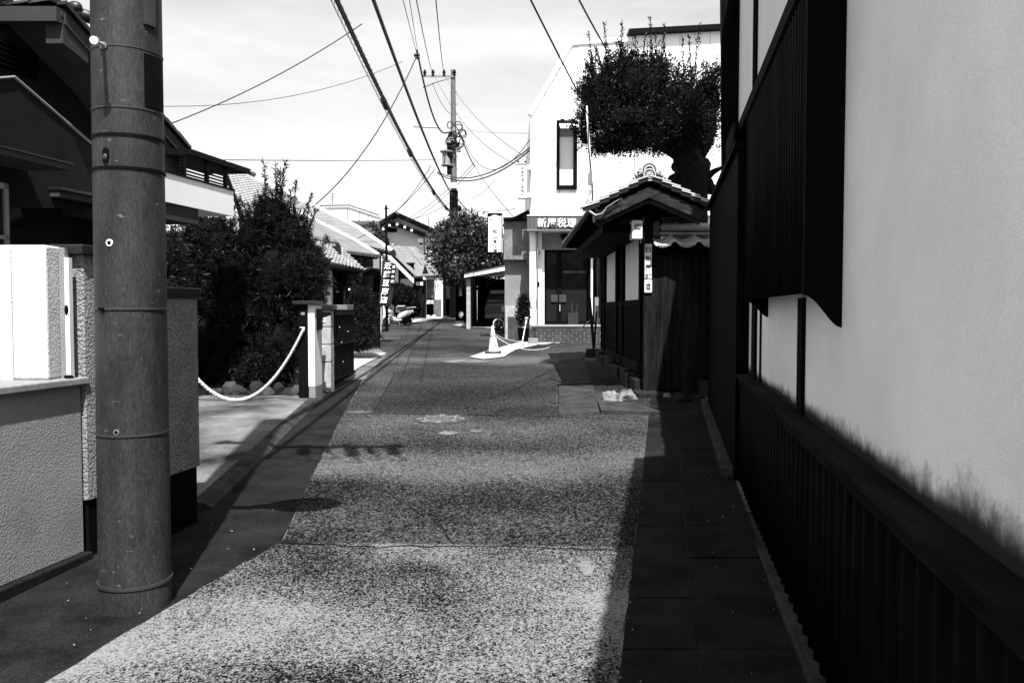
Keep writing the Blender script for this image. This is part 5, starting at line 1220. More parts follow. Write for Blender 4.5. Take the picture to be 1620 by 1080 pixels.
# ================================================================== OFFICE
YO = 22.6; so_ = YO / F
of = thing('office_building', 'tall white metal-clad office with slanted roofline and black framed slit window', 'office building', (3.0, YO, gz(YO)))
def ox(px): return X(px, YO)
def oz(py): return Z(py, YO)
roofpts = [(ox(838), oz(181)), (ox(903), oz(69)), (ox(1003), oz(62)), (ox(1003), oz(50)), (ox(1152), oz(41))]
def rooftop(x):
    for (a, za), (b, zb_) in zip(roofpts[:-1], roofpts[1:]):
        if a <= x <= b and b > a: return za + (zb_ - za) * (x - a) / (b - a)
    return roofpts[-1][1]
x = ox(838); xe = ox(1160); pw_ = .42
wx0, wx1, wz0, wz1 = ox(880), ox(912), oz(300), oz(191)
k = 0
while x < xe:
    x2 = min(x + pw_, xe); zb_ = oz(341)
    def panel(xa, xb, z0, z1a, z1b):
        mb = MB(); mb.prism([(xa + .007, z0), (xb - .007, z0), (xb - .007, z1b), (xa + .007, z1a)], YO, YO + .03, lambda a, b, t: Vector((a, t, b))); mb.build('siding_panel', m_siding, of)
    cuts = [c for c in (ox(903), ox(1003)) if x < c < x2]; xs_ = [x] + cuts + [x2]
    xs_ = sorted(xs_ + [c for c in (wx0, wx1) if x < c < x2])
    for xa, xb in zip(xs_[:-1], xs_[1:]):
        m_ = (xa + xb) / 2
        if wx0 < m_ < wx1:
            panel(xa, xb, zb_, wz0, wz0); panel(xa, xb, wz1, rooftop(xa + .001), rooftop(xb - .001))
        else: panel(xa, xb, zb_, rooftop(xa + .001), rooftop(xb - .001))
    x = x2
mb = MB(); mb.prism([(roofpts[0][0] + .02, oz(341))] + [(a + .01, b - .03) for a, b in roofpts] + [(ox(1152), oz(341))], YO + .034, YO + .25, lambda a, b, t: Vector((a, t, b))); mb.build('core', m_black, of)
mb = MB(); mb.box(ox(1003), ox(1400), YO + .26, YO + 9, gz(YO), oz(60)); mb.build('rear_volume', m_siding, of)
mb = MB(); mb.prism([(roofpts[0][0], gz(YO)), (roofpts[0][0], roofpts[0][1] - .03), (roofpts[1][0], roofpts[1][1] - .03), (ox(1003), oz(66)), (ox(1003), gz(YO))], YO + 1.5, YO + 9, lambda a, b, t: Vector((a, t, b))); mb.build('main_volume', m_siding, of)
mb = MB(); mb.prism([(roofpts[0][0], oz(365)), (roofpts[0][0], roofpts[0][1] - .03), (roofpts[1][0], roofpts[1][1] - .03), (ox(1003), oz(66)), (ox(1003), oz(365))], YO + .26, YO + 1.49, lambda a, b, t: Vector((a, t, b))); mb.build('front_volume', m_siding, of)
# metal edge trims
for (p, q) in (((838, 181), (903, 68)), ((903, 67), (1003, 61))):
    a, b = at(*p, YO - .05), at(*q, YO - .05); mb = MB(); d = (b - a).normalized(); u = d.cross(UY)
    mb.add([a + u * .05, b + u * .05, b - u * .07, a - u * .07, a + u * .05 + UY * .2, b + u * .05 + UY * .2, b - u * .07 + UY * .2, a - u * .07 + UY * .2], [(0, 1, 2, 3), (7, 6, 5, 4), (0, 4, 5, 1), (1, 5, 6, 2), (2, 6, 7, 3), (3, 7, 4, 0)]); mb.build('roof_trim', m_white, of)
a, b = at(995, 50, YO - .15), at(1160, 41, YO - .15); mb = MB(); mb.prism([(a.x, a.z - .08), (a.x, a.z + .06), (b.x, b.z + .06), (b.x, b.z - .08)], YO - .2, YO + .3, lambda p, q, t: Vector((p, t, q))); mb.build('roof_gutter', m_black, of)
# slit window
wd = MB(); 
for (p0, q0, p1, q1) in ((880, 191, 884.5, 300), (906.5, 200, 911.5, 300), (880, 294, 911, 300), (880, 191, 911, 195.5)):
    wd.box(ox(p0), ox(p1), YO - .05, YO + .08, oz(q1), oz(q0))
win = None
mb = MB(); mb.box(ox(884), ox(907), YO + .03, YO + .06, oz(295), oz(204)); win = mb.build('window', m_frost, of)
for (p0, q0, p1, q1) in ((880, 191, 884.6, 300), (906.4, 196, 911.5, 300), (884.7, 293.5, 906.3, 300), (884.7, 191, 911.5, 195.5)):
    mb = MB(); mb.box(ox(p0), ox(p1), YO - .06, YO + .09, oz(q1), oz(q0)); mb.build('frame', m_black, win)
mb = MB(); mb.box(ox(884.7), ox(906.3), YO - .01, YO + .025, oz(216), oz(203.5)); mb.build('blind', m_grey, win)
a = at(883, 198, YO); mb = MB(); mb.prism([(YO - .02, oz(195.6)), (YO - .55, oz(208)), (YO - .55, oz(210)), (YO - .02, oz(198.5))], ox(884), ox(914), lambda p, q, t: Vector((t, p, q))); mb.build('open_sash', m_white, win)
for px in (886, 903): mb = MB(); mb.box(ox(px), ox(px + 6), YO - .03, YO - .002, oz(190.8), oz(188.5)); mb.build('hinge_cap', m_black, win)
# fascia sign band with raised letters
YFS = YO - .32
m_fasc = M('grey ribbed fascia', .08, var=.1); m_dkrib = M('dark rib', .03, var=.1)
fz0, fz1 = Z(364, YFS), Z(341, YFS)
mb = MB(); mb.box(X(834, YFS), X(1010, YFS), YFS, YO, fz0, fz1); fb = mb.build('fascia', m_fasc, of)
mb = MB(); mb.box(X(833.5, YFS), X(1010, YFS), YFS - .02, YFS - .001, fz0 - .02, fz0 + .02); mb.build('fascia_lip', m_steel, fb)
mb = MB(); mb.box(X(833.5, YFS), X(1010, YFS), YFS - .02, YFS - .001, fz1 - .01, fz1 + .02); mb.build('fascia_lip', m_offwhite, fb)
for kk in range(24):
    xx = X(838 + kk * 6.4, YFS); mb = MB(); mb.box(xx, xx + .012, YFS - .012, YFS - .0005, fz0 + .022, fz1 - .012); mb.build('rib', m_dkrib, fb)
for i, ch in enumerate('新屋税理士事務所'):
    text_mb(ch, .27, Vector((X(857 + i * 15.6, YFS), YFS - .045, fz0 + .10)), UX, UZ, -UY, .015, .002).build('letter', m_white, fb, kind=None)
# porch
YD = 23.15
mb = MB(); mb.box(ox(838.2), ox(960), YO - .0, YD, oz(341) - .42, oz(341) - .03); mb.build('soffit', m_grey, of)
wl = lambda p0, q0, p1, q1, y0, dp, m, nm, par=None: (lambda mb: (mb.box(X(p0, y0), X(p1, y0), y0, y0 + dp, Z(q1, y0), Z(q0, y0)), mb.build(nm, m, par or of))[1])(MB())
wl(838, 366, 847.5, 517, YO - .02, .5, m_white, 'corner_pillar')
wl(848, 366, 857, 514, YO + .25, .3, m_plaster, 'side_wall')
mb = MB(); mb.tube([(X(850.2, YO), YO - .05, oz(366)), (X(850.2, YO), YO - .05, oz(516))], .025, 8); dp_ = mb.build('downpipe', m_steel, of, smooth=True)
mb = MB(); mb.tube([(X(849.5, YO), YO - .1, oz(368)), (X(850.2, YO), YO - .05, oz(378))], .025, 8); mb.build('pipe_elbow', m_steel, dp_)
wl(856, 367, 1000, 395, YD - .05, .2, m_grey, 'lintel')
wl(856.5, 395, 861, 514, YD - .25, .4, m_white, 'door_jamb')
mb = MB(); mb.ball((X(893, YD), YD - .12, Z(374, YD)), .13, .07, .07, 14, 8); mb.box(X(887, YD), X(899, YD), YD - .09, YD - .051, Z(379, YD), Z(371, YD)); mb.build('porch_light', m_black, of, smooth=True)
wl(861.2, 395.5, 930, 400, YD, .08, m_black, 'door_frame'); wl(861.2, 508, 930, 514, YD, .08, m_black, 'door_frame')
for p0, p1 in ((861.2, 864.5), (880.5, 888.5), (928, 930.5)): wl(p0, 400.1, p1, 507.9, YD, .08, m_black, 'door_frame')
for p0, p1 in ((864.6, 880.4), (888.6, 927.9)):
    dl = wl(p0, 400.1, p1, 507.9, YD + .03, .02, m_glass, 'glass_door')
m_dim2 = M('dim notice', .035, var=.2)
wl(871.5, 466, 882, 477.5, YD - .012, .008, m_dim2, 'notice'); nt2 = wl(884.5, 466, 895.5, 477.5, YD - .012, .008, m_dim2, 'notice')
mb = MB(); mb.tube([(X(885.5, YD), YD - .06, Z(492, YD)), (X(885.5, YD), YD - .06, Z(482, YD))], .012, 6); mb.build('door_handle', m_steel_light, of)
text_parts('door_character', '新屋税理士事務所', .085, Vector((X(893, YD), YD + .022, Z(432, YD))), UX, UZ, -UY, m_grey2, of)
mb = MB(); mb.box(X(849.8, YO), X(853.5, YO), YO - .10, YO - .02, oz(454), oz(446)); mb.build('intercom', m_black, of, bevel=.008)
mb = MB(); mb.ball((X(851, YO), YO + .12, oz(399)), .07, .09, .09, 10, 8); mb.tube([(X(851, YO), YO + .12, oz(399)), (X(850, YO), YO + .25, oz(394))], .03, 6); mb.build('wall_lamp', m_grey, of, smooth='all')
wl(931, 400, 934.5, 514, YD - .2, .2, m_black, 'door_post')
wl(934.6, 395, 937.5, 514, YD - .3, .3, m_white, 'door_jamb')
wl(938, 395, 1010, 520, YD + .4, .1, m_glass, 'shop_window')
for kk in range(6): wl(940 + kk * 4.5, 395, 941.2 + kk * 4.5, 514, YD + .33, .05, m_grey2 if kk % 2 else m_black, 'window_bar')
wl(941, 470, 949, 510, YD - .15, .2, m_grey, 'planter_box')
bd = wl(947, 452, 957.5, 503, YD - .5, .03, m_black, 'notice_board')
for i in range(4): text_mb('ご相談所'[i], .13, Vector((X(954.5, YD - .53), YD - .52, Z(466 + i * 8.5, YD - .5))), UX, UZ, -UY, .001, 0).build('character', m_grey, bd)
mb = MB(); mb.box(ox(838), ox(1010), YD + .3, YO + 3, gz(YO), Z(300, YO)) if False else None
mb = MB(); mb.box(X(861, 24.5), X(1020, 24.5), YD + .9, YD + 1.0, 1.0, 4.0); mb.build('inner_wall', m_black, of)
# umbrella stand with umbrellas at the door
m_dimg = M('dim grey', .02, var=.2)
us = thing('umbrella_stand', 'dark umbrella stand with leaning umbrellas behind the glass door', 'umbrella stand', (X(906, 23.0), 23.0, 1.05))
mb = MB(); mb.box(X(898, 23.05), X(914, 23.05), 22.92, 23.1, 1.06, 1.42); mb.build('stand', m_dimg, us)
for kk, (pa, pb) in enumerate((((903, 505), (906, 478)), ((909, 505), (914, 482)), ((906, 505), (905, 484)))):
    mb = MB(); a, b = at(*pa, 23.0), at(*pb, 23.0); mb.tube([a, a.lerp(b, .75), b, b + Vector((-.03, 0, .05)), b + Vector((-.07, 0, .03))], [.03, .02, .008, .008, .008], 6); mb.build('umbrella', m_dimg, us)
# brick steps
bs = thing('brick_steps', 'dark brick steps with a pale edge before the office door', 'steps', (ox(890), 22.0, gz(22)))
ys0 = 21.75; z0 = gz(ys0); zt = 1.09
mb = MB(); mb.box(X(837, ys0) + .02, 2.75, ys0 + .012, YD + .5, z0 - .05, zt - .02); mb.build('core', m_grey, bs)
bz = (zt - z0) / 6; bm_ = MB(); bm_.box(0, .203, 0, .05, 0, bz - .016); bp2 = Pieces(bm_, 'brick', m_brick, bs)
for rr_ in range(5):
    x_ = X(837, ys0) + (0 if rr_ % 2 else -.1)
    while x_ < 2.6: bp2.put(Matrix.Translation((max(x_, X(837, ys0)), ys0 + (rr_ % 2) * .002 - .0, z0 + rr_ * bz))); x_ += .217
mb = MB()
x_ = X(841, ys0)
while x_ < 2.6: mb = MB(); mb.box(x_, x_ + .30, ys0 - .03, ys0 + .35, zt - .045, zt); mb.build('edge_tile', m_apron, bs); x_ += .305
mb = MB(); mb.box(X(836, 21.4), X(851, 21.4), 21.3, 21.72, gz(21.4) - .05, gz(21.4) + .16); mb.build('low_step', m_grey, bs)

# vertical sign on the corner
vs_ = thing('projecting_sign', 'slim white vertical sign bracketed to the office corner', 'sign', (X(826, 22.4), 22.4, Z(313, 22.4)))
ysn = 22.3
mb = MB(); mb.box(X(819.5, ysn), X(833.5, ysn), ysn, ysn + .12, Z(313.5, ysn), Z(260, ysn)); mb.build('panel', m_white, vs_)
for (a, b, c, d) in ((819, 834, 260.5, 259), (819, 834, 314.5, 313), (819, 819.6, 314, 260), (833.5, 834.1, 314, 260)):
    mb = MB(); mb.box(X(a, ysn), X(b, ysn), ysn - .012, ysn + .13, Z(c, ysn), Z(d, ysn)); mb.build('frame', m_steel, vs_)
text_parts('character', '新屋税理士事務所', .098, Vector((X(826.5, ysn), ysn - .006, Z(268.5, ysn))), UX, UZ, -UY, m_black, vs_, .001, .0, True, linesp=1.06)
for py in (264, 308):
    mb = MB(); mb.box(X(834.2, ysn), ox(841), ysn + .03, ysn + .3, Z(py + 4, ysn), Z(py - 4, ysn)); mb.build('bracket', m_offwhite, vs_)
for px in (820, 831): mb = MB(); mb.ball(at(px, 256, ysn), .03, .03, .03, 6, 5); mb.build('fixing', m_black, vs_)

# grey side building with hanging board
sbd = thing('side_building', 'narrow grey stucco building between garage and office, with upper box and dark roof', 'building', (X(815, 23.5), 23.5, gz(23.5)))
ysb = 23.4
wl2 = lambda p0, q0, p1, q1, y0, dp, m, nm, par=sbd, zb_=None: (lambda mb: (mb.box(X(p0, y0), X(p1, y0), y0, y0 + dp, Z(q1, y0) if zb_ is None else zb_, Z(q0, y0)), mb.build(nm, m, par))[1])(MB())
wl2(798.5, 411, 836, 540, ysb, 3, m_grey, 'wall', zb_=gz(ysb))
wl2(797, 350, 834, 410.5, ysb - .25, 3.2, m_grey2, 'upper_box')
wl2(799.5, 483, 835.9, 540, ysb - .02, .018, m_block, 'base_course', zb_=gz(ysb))
wl2(803.5, 501, 826, 538, ysb - .06, .038, m_brick, 'dark_patch', zb_=gz(ysb))
mb = MB(); mb.prism([(X(796.5, ysb), Z(349.8, ysb)), (X(836, ysb), Z(349.8, ysb)), (X(836, ysb), Z(334, ysb)), (X(812, ysb), Z(346, ysb)), (X(796.5, ysb), Z(346.5, ysb))], ysb - .4, ysb + 3, lambda a, b, t: Vector((a, t, b))); mb.build('roof', m_black, sbd)
mb = MB(); mb.box(X(834.3, ysb - .3), X(838, ysb - .3), ysb - .3, ysb + .2, gz(ysb), Z(336, ysb)); mb.build('shadow_gap', m_grey2, sbd)
# hanging liquor shop sign
hs = thing('hanging_sign', 'white rectangular shop sign with torn top and black brush characters, black framed', 'sign', (X(783, 23.6), 23.6, Z(399, 23.6)))
yh = 23.3
mb = MB(); mb.box(X(771.3, yh), X(794.5, yh), yh + .02, yh + .14, Z(399.5, yh), Z(337, yh)); mb.build('box', m_black, hs)
mb = MB(); r = random.Random(2)
top = [(794 - i * 1.5, 339.5 + (3.0 if i in (2, 3) else 0) + r.uniform(0, 1.6) + (2.6 if i > 10 else 0)) for i in range(15)]
pl = [(772.6, 398.5), (793.2, 398.5)] + [(min(793.2, max(772.6, a)), b) for a, b in top]
mb.prism([(X(a, yh), Z(b, yh)) for a, b in pl], yh, yh + .018, lambda a, b, t: Vector((a, t, b))); mb.build('face', m_white, hs)
mb = MB(); mb.box(X(794.6, yh), X(795.6, yh), yh - .01, yh + .15, Z(400, yh), Z(336.5, yh)); mb.build('frame', m_steel_light, hs)
text_parts('character', '松山本酒店', .135, Vector((X(783.3, yh), yh - .004, Z(369, yh))), UX, UZ, -UY, m_black, hs, .001, .003, True, linesp=1.06)
for py in (356, 392): mb = MB(); mb.box(X(795.5, yh), X(799, yh), yh + .04, yh + .12, Z(py + 2, yh), Z(py - 2, yh)); mb.build('bracket', m_black, hs)
mb = MB(); mb.prism([(X(775, yh), Z(348, yh)), (X(776.5, yh), Z(344, yh)), (X(777, yh), Z(348, yh)), (X(775.8, yh), Z(349, yh))], yh - .006, yh - .001, lambda a, b, t: Vector((a, t, b))); mb.build('torn_spot', m_black, hs)

# garage
YG = 28.5
ga = thing('garage', 'open-fronted garage with sloping white-edged roof and dark interior', 'garage', (X(768, YG), YG, gz(YG)))
gw = lambda p0, q0, p1, q1, y0, dp, m, nm, zb_=None: wl2(p0, q0, p1, q1, y0, dp, m, nm, ga, zb_)
for k in range(9):
    z_ = gz(YG) + k * .2; mb = MB(); mb.box(X(738, YG), X(744.2, YG), YG, YG + .18, z_ + .003, z_ + .196); mb.build('block', m_block, ga)
mb = MB(); mb.box(X(738, YG), X(744, YG) + .0, YG + .2, YG + 5.5, gz(YG), Z(432, YG)); mb.build('side_wall', m_grey2, ga)
mb = MB(); mb.box(X(745, YG), X(830, YG), YG + 5.4, YG + 5.5, gz(YG), 2.8); mb.build('back_wall', m_dwood, ga)
a, b = at(734.5, 434.5, YG - .15), at(800, 421.5, YG - .15)
mb = MB(); mb.prism([(a.x, a.z - .10), (b.x, b.z - .14), (b.x, b.z + .06), (a.x, a.z + .04)], YG - .2, YG - .1, lambda p, q, t: Vector((p, t, q))); mb.build('fascia', m_white, ga)
mb = MB(); mb.prism([(a.x - .05, a.z + .05), (b.x, b.z + .07), (b.x, b.z + .11), (a.x - .05, a.z + .09)], YG - .25, YG + 5.6, lambda p, q, t: Vector((p, t, q))); mb.build('roof', m_black, ga)
mb = MB(); mb.prism([(X(738, YG), Z(437.5, YG)), (X(800, YG), Z(437.5, YG)), (X(800, YG), Z(425, YG)), (X(745, YG), Z(436, YG))], YG - .05, YG + .1, lambda p, q, t: Vector((p, t, q))); mb.build('front_gable', m_grey, ga)
mb = MB(); mb.box(X(798.5, YG), X(802, YG), YG, YG + 5.5, gz(YG), 2.9); mb.build('side_wall', m_grey2, ga)
# car inside
YC = 30.2; cg = gz(YC) + .02; cx0 = X(766.5, YC); cw = 1.62
car = thing('parked_car', 'dark boxy estate car parked rear-out inside the garage', 'car', (cx0 + cw / 2, YC, cg))
def cf(x, y, z): return Vector((cx0 + cw / 2 + x, YC + y, cg + z))
def hull(sections, name, m, bevel=.03):
    """sections: [(y, [(halfwidth, z)...])] a body lofted front to back"""
    mb = MB(); n = len(sections[0][1]) * 2; vs = []
    for y_, pr in sections:
        ring = [(w_, z_) for w_, z_ in pr] + [(-w_, z_) for w_, z_ in reversed(pr)]
        vs += [cf(w_, y_, z_) for w_, z_ in ring]
    fs = [tuple(range(n))[::-1], tuple(range((len(sections) - 1) * n, len(sections) * n))] + [(i * n + k, i * n + (k + 1) % n, (i + 1) * n + (k + 1) % n, (i + 1) * n + k) for i in range(len(sections) - 1) for k in range(n)]
    mb.add(vs, fs); return mb.build(name, m, car, smooth=True, bevel=bevel)
lowr = [(.78, .25), (.81, .45), (.80, .75), (.76, .86)]
body = hull([(0, lowr), (.15, [(.80, .22), (.81, .45), (.81, .78), (.77, .92)]), (2.9, [(.80, .22), (.81, .45), (.81, .80), (.77, .93)]), (3.9, [(.76, .25), (.79, .45), (.76, .70), (.68, .80)])], 'body', m_car)
hull([(.04, [(.75, .88), (.74, .92), (.70, 1.0)]), (.25, [(.77, .92), (.66, 1.38), (.60, 1.43)]), (2.1, [(.77, .92), (.66, 1.40), (.60, 1.46)]), (2.9, [(.76, .9), (.72, .93), (.66, .95)])], 'cabin', m_car)
mb = MB(); mb.add([cf(-.64, .05, .95), cf(.64, .05, .95), cf(.58, .20, 1.36), cf(-.58, .20, 1.36)], [(0, 1, 2, 3)]); mb.build('rear_window', m_frost, car)
mb = MB(); mb.box(-.80, .80, -.10, .02, .30, .46, cf); bu = mb.build('bumper', m_steel, car, bevel=.02)
mb = MB(); mb.box(-.70, .70, -.02, .01, .74, .86, cf); mb.build('tailgate_band', m_steel, car, bevel=.01)
mb = MB(); mb.box(-.165, .165, -.035, -.01, .55, .72, cf); pl = mb.build('licence_plate', m_white, car)
for i, ch in enumerate('55-73'): text_mb(ch, .10, cf(-.10 + i * .05, -.037, .575), UX, UZ, -UY, .001).build('digit', m_black, pl)
for s in (-1, 1):
    mb = MB(); mb.box(*sorted((s * .62, s * .80)), -.03, .02, .55, .74, cf); mb.build('tail_light', m_grey2, car)
    for yy in (.65, 3.1):
        mb = MB(); mb.lathe([(.30, -.1), (.30, .1), (.18, .105), (.18, -.1)], cf(s * .72, yy, .30), 20, lambda x, y, z: Vector((z, x, y))); wh = mb.build('wheel', m_rubber, car, smooth=True)
        mb = MB(); mb.lathe([(.18, -.09), (.17, .09)], cf(s * .72, yy, .30), 12, lambda x, y, z: Vector((z, x, y))); mb.build('rim', m_steel, wh)

# bicycle
YK = 27.6; kg = gz(YK) + .03; kx = X(788.5, YK)
bc = thing('bicycle', 'small-wheeled bicycle parked at the garage mouth behind the sign wall', 'bicycle', (kx + .3, YK, kg))
R_ = .19
for x_, y_ in ((kx, YK), (kx + .80, YK + .55)):
    mb = MB(); mb.tube([Vector((x_ + (R_ - .012) * cos(t), y_ + .3 * (R_) * cos(t), kg + R_ + (R_ - .012) * sin(t))) for t in [i * 2 * pi / 32 for i in range(33)]], .014, 6, caps=False); wh = mb.build('wheel', m_offwhite, bc, smooth='all')
    for i in range(12): mb = MB(); t = i * pi / 6; mb.tube([(x_, y_, kg + R_), (x_ + R_ * .93 * cos(t), y_ + .3 * R_ * cos(t), kg + R_ + R_ * .93 * sin(t))], .002, 3); mb.build('spoke', m_steel_light, wh)
fw = Vector((kx, YK, kg + R_)); rw = Vector((kx + .80, YK + .55, kg + R_)); hd = fw + Vector((.10, .05, .38)); bbk = fw.lerp(rw, .55) + UZ * .02; st_ = bbk + Vector((.1, .06, .42))
mb = MB()
for a, b in ((fw, hd), (hd, hd + Vector((.02, .01, .22))), (hd - UZ * .08, bbk), (bbk, st_), (bbk, rw), (st_ - UZ * .1, rw)): mb.tube([a, b], .014, 6)
mb.build('frame', m_steel, bc)
mb = MB(); h = hd + Vector((.02, .01, .22)); mb.tube([h + Vector((.1, -.22, .03)), h, h + Vector((.12, .22, .03))], .011, 6); mb.build('handlebar', m_steel_light, bc)
mb = MB(); mb.ball(st_ + UZ * .03, .12, .07, .03, 10, 6); mb.build('saddle', m_rubber, bc, smooth='all')
mb = MB(); mb.tube([fw + Vector((R_ * 1.08 * cos(t), .3 * R_ * cos(t), R_ * 1.08 * sin(t))) for t in [pi * (.1 + .8 * i / 10) for i in range(11)]], .012, 5); mb.build('mudguard', m_grey2, bc)
# dark hedge/brick corner between far pole and garage
wlx = thing('garden_wall', 'dark low wall and fence between the far pole and the garage', 'wall', (X(730, 33), 33, gz(33)))
wl2(721, 450, 738, 515, 33.5, .3, m_dwood, 'fence', wlx, gz(33))
wl2(726.5, 454, 731, 468, 33.3, .05, m_offwhite, 'notice', wlx)
for k in range(2):
    for j in range(4): wl2(721.5 + j * 3.6, 508 + k * 4, 724.7 + j * 3.6, 511.5 + k * 4, 31.5, .2, m_brick, 'brick', wlx)
mb = MB(); mb.ball(at(729.5, 498, 33), .10, .08, .14, 8, 6, .1); tag(mb.build('garden_figure', m_offwhite, None, smooth='all'), 'small pale garden ornament in the dark corner right of the far pole', 'ornament')
# tree by the far pole
tr = thing('tree', 'silvery-leaved garden tree in front of the far pole, above the garage', 'tree', (X(745, 33), 33, gz(33)))
LB = [E(742, 375, 30, 30, 33.5), E(700, 392, 20, 28, 34), E(720, 400, 26, 36, 33), E(762, 395, 30, 34, 33.2), E(780, 400, 18, 30, 33), E(745, 425, 40, 24, 33), E(728, 360, 16, 18, 33.6), E(707, 370, 14, 14, 34), E(712, 430, 14, 16, 33)]
crown('leaves', LB, 11000, 2, .17, .085, m_leaf_l, tr, 51, spread=1.0, noise=.3, shell=.6, csize=.8)
core('shade_core', LB, m_core, tr, .6)
shoots('shoot_leaves', [(742, 360, 752, 342), (728, 355, 738, 337), (760, 380, 768, 352), (700, 385, 690, 360), (735, 350, 733, 335), (700, 410, 682, 405), (760, 375, 775, 366)], 33.2, m_leaf_l, tr, 55, ln=.16, wd=.08, n=24)
mb = MB(); b_ = Vector((X(730, 34), 34, gz(34)))
mb.tube([b_, b_ + UZ * 1.5, b_ + Vector((.1, 0, 2.6))], [.12, .1, .07], 8)
for dx in (-.9, .9, .3): mb.tube([b_ + UZ * 1.5, b_ + Vector((dx, 0, 3.0))], [.06, .03], 6)
mb.build('trunk', m_bark, tr)
# potted shrub at the office corner
ps = thing('potted_shrub', 'dark narrow shrub in the corner beside the office entrance', 'shrub', (X(830, 22), 22, gz(22)))
LB = [E(829, 482, 9, 14, 22.2), E(827, 500, 9, 12, 22.1)]
crown('foliage', LB, 900, 4, .06, .03, m_leaf_m, ps, 61, noise=.3); core('shade_core', LB, m_core, ps, .8)
mb = MB(); p = Vector((X(830, 22.1), 22.1, gz(22.1))); mb.lathe([(.16, 0), (.2, .38), (.21, .40), (.18, .40)], p, 16); mb.build('pot', m_black, ps, smooth=True)
mb = MB(); mb.tube([p + UZ * .3, p + Vector((0, 0, .8))], .02, 6); mb.build('stem', m_bark, ps)

# ================================================================== CLIPPED TREE ABOVE THE GATE
YT = 14.0
ct = thing('clipped_tree', 'large dark clipped evergreen with flat underside towering over the gate house', 'tree', (X(1092, 14.3), 14.3, gz(14.3)))
LB = [E(958, 150, 40, 46, 14.0), E(1012, 142, 52, 54, 13.9), E(1072, 168, 46, 50, 14.1), E(1118, 160, 28, 50, 14.2), E(938, 185, 24, 34, 13.9), E(1000, 195, 66, 34, 13.8), E(1060, 195, 60, 38, 13.9), E(1108, 200, 36, 40, 14.1), E(985, 224, 48, 18, 13.8), E(958, 230, 26, 14, 13.9), E(1030, 218, 46, 18, 13.8), E(1080, 222, 36, 20, 14.0), E(990, 108, 28, 24, 14.1), E(1040, 118, 26, 26, 14.0), E(930, 150, 16, 26, 14), E(925, 218, 10, 14, 13.9)]
crown('foliage', LB, 26000, 2, .065, .020, m_leaf_t, ct, 71, spread=.9, noise=.36, shell=.68, csize=.6, up=.7)
core('shade_core', LB, m_core, ct, .74)
rg = random.Random(12); tips = []
for (x0, y0, n, s, h0, h1) in ((970, 118, 22, 32, 20, 62), (1012, 112, 20, 34, 20, 62), (1048, 118, 12, 20, 15, 55), (1100, 135, 20, 32, 20, 60), (935, 160, 18, 14, 20, 55), (1130, 135, 14, 14, 15, 50), (950, 135, 14, 16, 20, 60), (925, 200, 10, 8, 10, 45), (1070, 140, 8, 12, 10, 40)):
    for k in range(n): a = x0 + rg.uniform(-s, s); b = y0 + rg.uniform(-6, 14); tips.append((a, b, a + rg.uniform(-14, 14) + (a - 1025) * .12, b - rg.uniform(h0, h1) * (.55 + .45 * rg.random())))
for k in range(26): a = rg.uniform(930, 1080); tips.append((a, 226, a + rg.uniform(-5, 5), rg.uniform(238, 250)))
tips += [(1033, 100, 1028, 28), (1046, 100, 1052, 38), (1040, 105, 1036, 50), (1100, 120, 1107, 38), (1092, 120, 1090, 55), (1082, 120, 1080, 62), (960, 110, 956, 36), (985, 100, 984, 36), (925, 225, 912, 208), (922, 230, 914, 238)]
shoots('shoot_leaves', tips, 13.95, m_leaf_t, ct, 13, ln=.06, wd=.019, n=64, thick=.016)
mb = MB(); tp = [Vector((X(1092, 14.3), 14.3, gz(14))), at(1094, 420, 14.3), at(1090, 330, 14.2), at(1094, 270, 14.1), at(1080, 225, 14.0), at(1060, 190, 14)]
mb.tube(tp, [.34, .33, .33, .30, .22, .12], 12)
for (a, b, c, r0) in (((1088, 255), (1040, 225), (1000, 210), .13), ((1095, 262), (1120, 225), (1130, 180), .14), ((1085, 250), (1068, 240), (1030, 200), .12), ((1100, 300), (1128, 272), (1148, 262), .08)):
    mb.tube([at(*a, 14.1), at(*b, 14.0), at(*c, 14.0)], [r0, r0 * .7, r0 * .3], 8)
mb.build('trunk', m_bark, ct, smooth='all')
for k, (px, py, rr_) in enumerate(((1070, 285, 13), (1068, 300, 10), (1118, 292, 12), (1075, 262, 12), (1110, 262, 14), (1126, 300, 9))):
    mb = MB(); mb.ball(at(px, py, 14.1), rr_ * .0112, rr_ * .0112, rr_ * .010, 9, 7, .18, k); mb.build('burl', m_bark, ct, smooth='all')

# ================================================================== CONE, CHAIN AND STAKES
cb = gp(780, 560); YN = cb.y; sN = YN / F
cone = thing('traffic_cone', 'weathered white and pale road cone on a black rubber base at the pale forecourt corner', 'traffic cone', cb)
mb = MB(); mb.box(cb.x - .185, cb.x + .185, YN - .17, YN + .17, cb.z + .025, cb.z + .065); mb.build('base', m_rubber, cone, bevel=.012)
def cz_(x, y, z): return Vector((x + .02 - z * .045, y, z * .88 + .02))
mb = MB(); mb.lathe([(.125, .035), (.115, .12), (.095, .24), (.088, .27)], cb, 24, cz_); cn_ = mb.build('skirt', m_offwhite, cone, smooth=True)
mb = MB(); mb.lathe([(.088, .272), (.068, .42), (.060, .44)], cb, 24, cz_); mb.build('reflective_band', m_white, cone, smooth=True)
mb = MB(); mb.lathe([(.059, .442), (.043, .56), (.03, .66), (.018, .72), (.006, .725)], cb, 24, cz_); mb.build('tip', m_white, cone, smooth=True)
mb = MB(); mb.lathe([(.075, .44), (.078, .455), (.074, .47), (.05, .47)], cb, 20, cz_); mb.build('collar', m_grey, cone, smooth=True)
